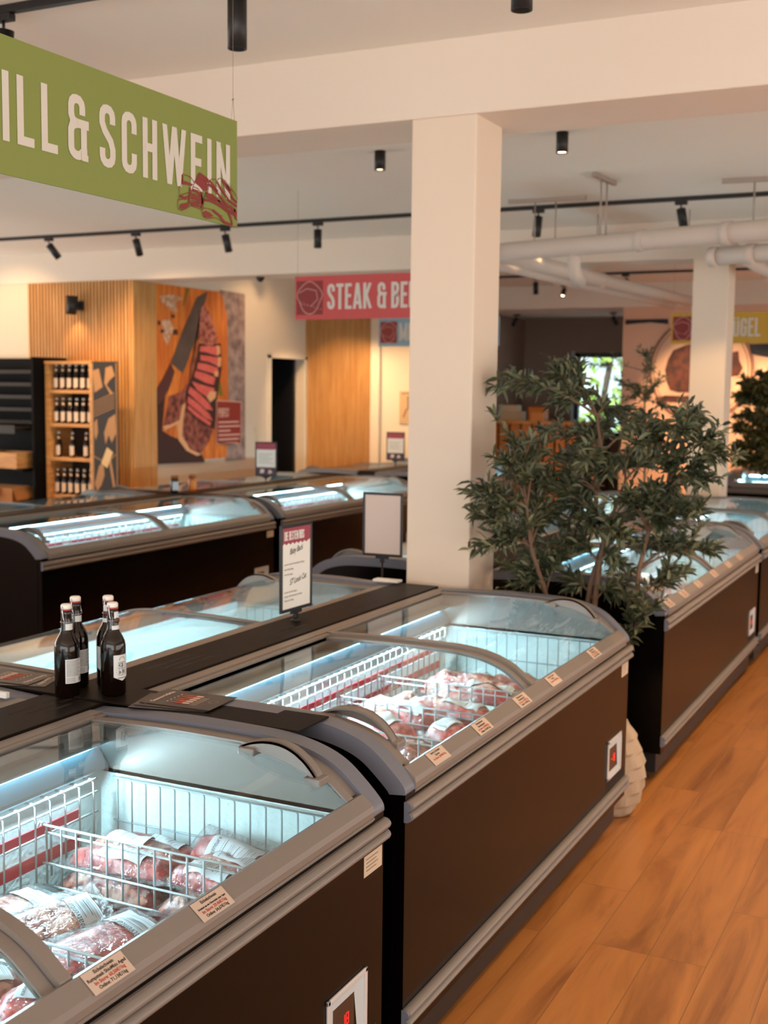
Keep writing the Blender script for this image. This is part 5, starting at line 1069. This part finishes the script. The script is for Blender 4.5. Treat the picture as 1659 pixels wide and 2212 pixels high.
def tree(name, label, stems, tips, base, leaf_len, per, seed, r0=.016, cat='tree', mats=None, lw=.2, wild=1.0):
    rg = random.Random(seed); t = empty(name, base, label, cat); B = Vector(base)
    tm = MB(); nodes = []
    for st in stems:
        P = [Vector(q)-B for q in st]
        tm.tube(P, [r0*(1-.6*i/(len(P)-1)) for i in range(len(P))], 10)
        nodes += P[1:]
    tm.build('trunk', BARK, t)
    bm_ = MB(); lm = MB()
    for q_ in tips:
        T = Vector(q_)-B
        cand = sorted(nodes, key=lambda q: (q-T).length+max(0, q.z-T.z+.05)*2)[0]
        mid = (cand+T)/2+Vector((0, 0, .06*wild)); path = bez(cand, mid, T, 7)
        bm_.tube(path, [.0055*(1-.75*i/7) for i in range(8)], 6)
        for tw in range(7):      # side twigs
            k = rg.randint(2, 7); q = path[k]; dirr = (path[k]-path[k-1]).normalized()+Vector((rg.uniform(-1, 1), rg.uniform(-.8, .8), rg.uniform(-.5, .9)))*.9
            e = q+dirr.normalized()*rg.uniform(.05, .15)*wild; bm_.tube([q, (q+e)/2+Vector((0, 0, .01)), e], [.0022, .0018, .001], 5)
            for i in range(int(per*.42)):
                f = rg.random(); pp = q.lerp(e, f); dd = (e-q).normalized()*.8+Vector((rg.uniform(-1, 1), rg.uniform(-1, 1), rg.uniform(-.7, .9)))
                leaf(lm, pp, dd, leaf_len*rg.uniform(.65, 1.15), leaf_len*lw, 1 if rg.random() < .35 else 0, rg)
        for i in range(per):
            f = rg.uniform(.25, 1)**.7; k = min(6, int(f*7)); pp = path[k].lerp(path[k+1], f*7-k)
            dd = (path[k+1]-path[k]).normalized()*.8+Vector((rg.uniform(-1, 1), rg.uniform(-1, 1), rg.uniform(-.7, .9)))
            leaf(lm, pp, dd, leaf_len*rg.uniform(.65, 1.15), leaf_len*lw, 1 if rg.random() < .35 else 0, rg)
    bm_.build('branch', BARK, t); lm.build('foliage', mats or [LF1, LF2], t)
    return t
tree('olive_tree', 'big leafy olive tree between two brown-fronted freezers', [[(-.30, 5.0, .38)]+D['stem'], [(-.25, 5.0, .38)]+D['stem2'], [(-.36, 5.0, .38), (-.44, 4.95, .9), (-.46, 4.8, 1.12), (-.44, 4.68, 1.3)], [(-.33, 5.0, .38), (-.26, 5.02, .95), (-.2, 5.05, 1.2), (-.13, 5.05, 1.4)]], D['tips'], (-.30, 5.0, .38), .068, 38, 11, .014, lw=.23)
tree('olive_tree', 'smaller blurred olive tree in front of the plate mural', [[(-1.35, 10.28, .4), (-1.35, 10.28, 1.2), (-1.37, 10.28, 1.7), (-1.35, 10.28, 1.95)]], D['tips2'], (-1.35, 10.28, .4), .055, 26, 5, .012, lw=.22)
tree('bamboo_plant', 'dense dark green potted plant below the yellow sign', [[(.0, 12.3, .4), (.0, 12.3, 1.2), (-.2, 12.3, 1.7)], [(.1, 12.3, .4), (.05, 12.3, 1.2), (.0, 12.3, 1.8)], [(-.15, 12.3, .4), (-.3, 12.3, 1.2), (-.42, 12.3, 1.7)]], D['tips3'], (.0, 12.3, .4), .09, 120, 8, .012, 'plant', [mat('dark_plant_leaf', rgb(56, 58, 26), .5), mat('yellow_green_leaf', rgb(110, 98, 44), .5)], lw=.25)
def planter(x0, y0, x1, y1, z, label):
    t = empty('planter', ((x0+x1)/2, (y0+y1)/2, 0), label, 'planter'); a, b = (x1-x0)/2, (y1-y0)/2
    MB().box(-a, -b, 0, a, -b+.02, z).box(-a, b-.02, 0, a, b, z).box(-a, -b+.02, 0, -a+.02, b-.02, z).box(a-.02, -b+.02, 0, a, b-.02, z).box(-a, -b, 0, a, b, .03).build('box', BLACKM, t)
    MB().box(-a+.02, -b+.02, .03, a-.02, b-.02, z-.03).build('soil', mat('soil', rgb(40, 30, 24), .95, bump=(60, .8, .01)), t)
planter(-.60, 4.80, -.22, 5.2, .42, 'black planter box under the olive tree, between the freezers')
planter(-1.58, 10.12, -1.12, 10.44, .42, 'black planter under the smaller blurred olive tree')
planter(-.35, 12.1, .45, 12.5, .42, 'black planter under the dense dark green plant')
# textured vase on the floor
v = MB(); n = 40; prof = []
for i in range(31):
    u = i/30; z = .005+.415*u; r_ = .055+.085*math.sin(PI*min(1, .12+u*.93))**.8; prof.append((r_, z))
vs = []
for i, (r_, z) in enumerate(prof):
    for j in range(n):
        a = 2*PI*j/n; row = i//4; sc = abs(((j+(row % 2)*2.5) % 5)/5-.5)*2; ph = (i % 4)/4
        rr = r_+.014*(1-sc)*(1-ph) if 0 < i < 29 else r_
        vs.append((rr*math.cos(a), rr*math.sin(a), z))
v.add(vs, [(i*n+j, i*n+(j+1) % n, (i+1)*n+(j+1) % n, (i+1)*n+j) for i in range(30) for j in range(n)], 0, False)
v.lathe([(0, .004), (prof[0][0], .005)], n); v.lathe([(prof[-1][0], .42), (prof[-1][0]-.012, .42), (prof[-1][0]-.012, .3), (0, .29)], n)
vo = v.build('floor_vase', mat('beige_ceramic', rgb(168, 146, 122), .7)); vo.location = (-.115, 4.90, 0)
tag(vo, 'beige scaly ceramic vase on the floor beside the end of the second freezer', 'vase')

# ------------------------------------------------------------------ shelving at the left
PINE = wood('pine_board', rgb(196, 134, 70), rgb(226, 170, 104), (2, 2, 14), .55)
PINEH = wood('pine_shelf', rgb(190, 126, 64), rgb(222, 164, 96), (2, 12, 12), .55)
rk = empty('bottle_rack', (-7.85, 10.1, 0), 'tall wooden rack full of small beer bottles on the slat wall', 'rack')
RW, RD = .90, .38
MB().box(0, 0, 0, .05, RD, 2.045).build('side_panel', PINE, rk)
side = MB().box(.62, -.02, 0, .66, RD, 2.045).build('side_panel', PINE, rk)
MB().box(.05, RD-.015, 0, .62, RD, 2.045).build('back_panel', mat('dark_rack_back', rgb(52, 40, 28), .7), rk)
SH = [.62, 1.02, 1.385, 1.745]
for z in SH: MB().box(.05, 0, z-.035, .62, RD-.015, z).build('shelf', PINEH, rk)
MB().box(.0, -.01, 2.02, .66, RD, 2.05).build('top_board', PINEH, rk)
# decorated panel right of the shelves
pn = MB().box(.66, -.03, .55, 1.0, -.015, 2.045).build('printed_panel', mat('black_print_panel', rgb(36, 28, 22), .6), rk)
ps = Sheet((.66, -.03, 0), (1, 0, 0), (0, 0, 1)); m = MB()
KR = mat('kraft_print', rgb(168, 124, 78), .6)
ps.stroke(m, [(.012, .57), (.012, 2.03)], .02, .002); ps.stroke(m, [(.33, .57), (.33, 2.03)], .012, .002)
for k in range(6): ps.stroke(m, [(.03, 1.62-k*.03), (.30, 1.72-k*.03)], .008, .002)
for q in ([(.19, 1.98), (.27, 2.0), (.31, 1.9), (.24, 1.85), (.2, 1.8), (.28, 1.72), (.25, 1.7), (.17, 1.82)], [(.16, 1.3), (.22, 1.45), (.31, 1.5), (.32, 1.3), (.26, 1.2), (.22, 1.28), (.18, 1.18)],
          [(.03, .76), (.09, .95), (.15, 1.0), (.16, .85), (.12, .75), (.06, .68)], [(.22, 1.0), (.25, 1.02), (.31, .7), (.28, .68)], [(.03, 1.4), (.07, 1.45), (.08, 1.3), (.05, 1.22), (.03, 1.28)], [(.02, 1.95), (.1, 1.97), (.15, 1.78), (.04, 1.72)]):
    ps.poly(m, q, .0025)
ps.stroke(m, [(.02, 1.05), (.2, .98), (.31, 1.08)], .01, .003)
m.build('ornament', KR, pn)
m = MB(); ps.poly(m, [(.12, .98), (.2, .93), (.28, 1.1), (.2, 1.15)], .006); m.build('pinned_card', mat('cream_card', rgb(214, 180, 130), .6), rk)
m = MB()
for k in range(4):
    z = SH[3-k] if k < 2 else SH[k-2]
    for j in range(2): pass
def mini(name='beer_bottle'):
    t = empty(name, (0, 0, 0), 'x', 'bottle', 'small dark bottles in the wooden rack')
    MB().lathe([(0, 0), (.031, .001), (.032, .15), (.024, .18), (.0145, .20), (.0135, .25), (0, .25)], 16).build('glass_body', AMBER, t)
    MB().lathe([(0, .25), (.014, .25), (.014, .27), (0, .272)], 12).build('stopper', PORC, t)
    CL = mat('cream_bottle_label', rgb(224, 200, 176), .5)
    curved_label(.0328, R(-150), R(-30), .03, .125, CL, t, pointed=True); curved_label(.0155, R(-160), R(-20), .195, .225, CL, t, 'neck_label')
    return t
ORD = ['first', 'second', 'third', 'fourth', 'fifth', 'sixth', 'seventh', 'eighth', 'ninth', 'tenth', 'eleventh', 'twelfth', 'thirteenth', 'fourteenth', 'fifteenth', 'last']
proto = mini(); first = True
rows = {3: 'top', 2: 'second', 1: 'third', 0: 'bottom'}
for ri, z in enumerate(SH):
    cnt = 3 if ri == 1 else 6
    for j in range(cnt):
        x = -7.85+.10+(j*.092 if cnt == 6 else .02+j*.19)
        for dpt in ((0,) if cnt == 3 else (0, 1)):
            b = proto if first else copy_tree(proto); first = False
            b.location = (x, 10.17+dpt*.1, z)
            b['label'] = 'small dark bottle on the %s rack shelf, %s from the black shelf side%s' % (rows[ri], ORD[j], ', back line' if dpt else '')
            b['group'] = 'small bottles on the %s shelf%s' % (rows[ri], ', rear' if dpt else '')
# black gondola shelf with crates
gd = empty('wall_shelf', (-9.6, 9.85, 0), 'black wall shelf with louvred back, holding wooden crates', 'shelf')
SHELFB = mat('matt_black_shelf', rgb(9, 8, 8), .7, spec=.15)
m = MB(); m.box(0, .6, 0, 1.72, .63, 2.09)
m.build('back_panel', SHELFB, gd)
m = MB()
for k in range(5):
    z = 1.98-k*.14; m.box(0, .5, z-.06, 1.72, .6, z-.045).box(0, .49, z-.06, 1.72, .5, z-.02)
m.build('louvre', mat('dark_bronze_metal', rgb(40, 30, 22), .5, spec=.3), gd)
MB().box(0, .0, 1.30, 1.55, .6, 1.33).box(0, -.01, 1.27, 1.55, .0, 1.36).build('shelf_board', mat('dark_bronze_metal', rgb(40, 30, 22), .5, spec=.3), gd)
MB().box(0, .05, .86, 1.6, .6, .89).build('shelf_board', SHELFB, gd)
MB().box(0, 0, .4, 1.6, .6, .43).build('shelf_board', SHELFB, gd)
MB().box(1.69, .1, 0, 1.72, .63, 2.09).box(0, 0, 0, 1.72, .6, .1).build('upright', SHELFB, gd)
def crate(x, y, z, rz, label):
    t = empty('wooden_crate', (x, y, z), label, 'crate', 'pale wooden crates on the black shelf', rz); a, b, h = .26, .19, .17
    MB().box(-a, -b, 0, a, -b+.012, h).build('long_board', PINEH, t); MB().box(-a, b-.012, 0, a, b, h).build('long_board', PINEH, t)
    MB().box(-a, -b+.012, 0, -a+.015, b-.012, h).build('end_board', PINE, t); MB().box(a-.015, -b+.012, 0, a, b-.012, h).build('end_board', PINE, t)
    MB().box(-a+.015, -b+.012, 0, a-.015, b-.012, .01).build('bottom', PINEH, t)
crate(-8.28, 10.02, .895, R(0), 'wooden crate beside the bottle rack on the black shelf')
crate(-8.86, 10.05, .895, R(0), 'wooden crate on the black shelf, the one away from the rack')
KB = mat('kraft_cardboard', rgb(176, 118, 66), .75)
cb = empty('cardboard_box', (-8.34, 10.02, .435), 'open brown cardboard box under the wooden crates', 'box')
MB().box(-.34, -.2, 0, .26, -.19, .25).box(-.34, .15, 0, .26, .16, .25).box(-.34, -.19, 0, -.33, .15, .25).box(.25, -.19, 0, .26, .15, .25).box(-.33, -.19, 0, .25, .15, .01).build('carton', KB, cb)
f = MB(); f.add([(-.34, -.2, .25), (.1, -.2, .25), (.06, -.32, .16), (-.36, -.32, .16), (-.34, -.196, .255), (.1, -.196, .255), (.06, -.316, .165), (-.36, -.316, .165)], [(0, 1, 2, 3), (4, 5, 6, 7), (0, 1, 5, 4), (1, 2, 6, 5), (2, 3, 7, 6), (3, 0, 4, 7)])
f.add([(.26, -.2, .25), (.26, .15, .25), (.36, .14, .15), (.34, -.22, .12), (.256, -.2, .256), (.256, .15, .256), (.356, .14, .156), (.336, -.22, .126)], [(0, 1, 2, 3), (4, 5, 6, 7), (0, 1, 5, 4), (1, 2, 6, 5), (2, 3, 7, 6), (3, 0, 4, 7)])
f.build('flap', KB, cb)

# ------------------------------------------------------------------ bar counter in the recess
ct = empty('bar_counter', (-5.2, 16.4, 0), 'wooden bar counter with vertical planks in the far recess', 'counter')
MB().bbox(-.05, -.12, 1.33, 1.75, .5, 1.37, .006).build('counter_top', PINEH, ct)
m = MB()
for i in range(10): m.box(.02+i*.17, 0, .05, .16+i*.17, .025, 1.33)
m.build('plank', wood('orange_pine', rgb(190, 110, 46), rgb(222, 146, 70), (3, 3, 12), .5), ct)
MB().box(0, .06, .0, 1.7, .45, 1.33).build('carcass', mat('dark_carcass', rgb(60, 36, 20), .7), ct)
for (x, w, h, c, lb, nm) in ((-5.05, .35, .13, rgb(206, 178, 140), 'pale carton stack on the bar counter, lower one', 'food_carton'), (-5.07, .3, .09, rgb(214, 190, 156), 'pale carton on top of the other at the bar counter', 'food_carton'), (-4.62, .26, .2, rgb(196, 112, 24), 'orange carton in the middle of the bar counter', 'food_carton'), (-4.52, .2, .13, rgb(214, 140, 70), 'small light orange carton before the orange one on the bar', 'food_carton')):
    z = 1.37+(.13 if 'on top' in lb else 0); y = 16.33 if 'small' in lb else 16.5
    tag(MB().bbox(x, y, z, x+w, y+.16, z+h, .004).build(nm, mat('carton_'+lb[:9].replace(' ', '_')+str(w), c, .6)), lb, 'carton')
# floor patch outside and the darker wall notice by the wood-slat wall
nt_ = empty('wall_notice', (-5.62, 14.31, 1.35), 'small pale notice with a drawing on the cream wall by the slats', 'notice')
MB().box(0, 0, 0, .22, .012, .42).build('notice_board', mat('beige_notice', rgb(196, 164, 124), .6), nt_)
s = Sheet((0, 0, 0), (1, 0, 0), (0, 0, 1)); m = MB(); s.stroke(m, [(.06, .08), (.1, .18), (.13, .2), (.12, .34), (.17, .36)], .018, .002); s.stroke(m, [(.03, .39), (.19, .4)], .012, .002); m.build('notice_print', mat('brown_print', rgb(110, 84, 60), .6), nt_)
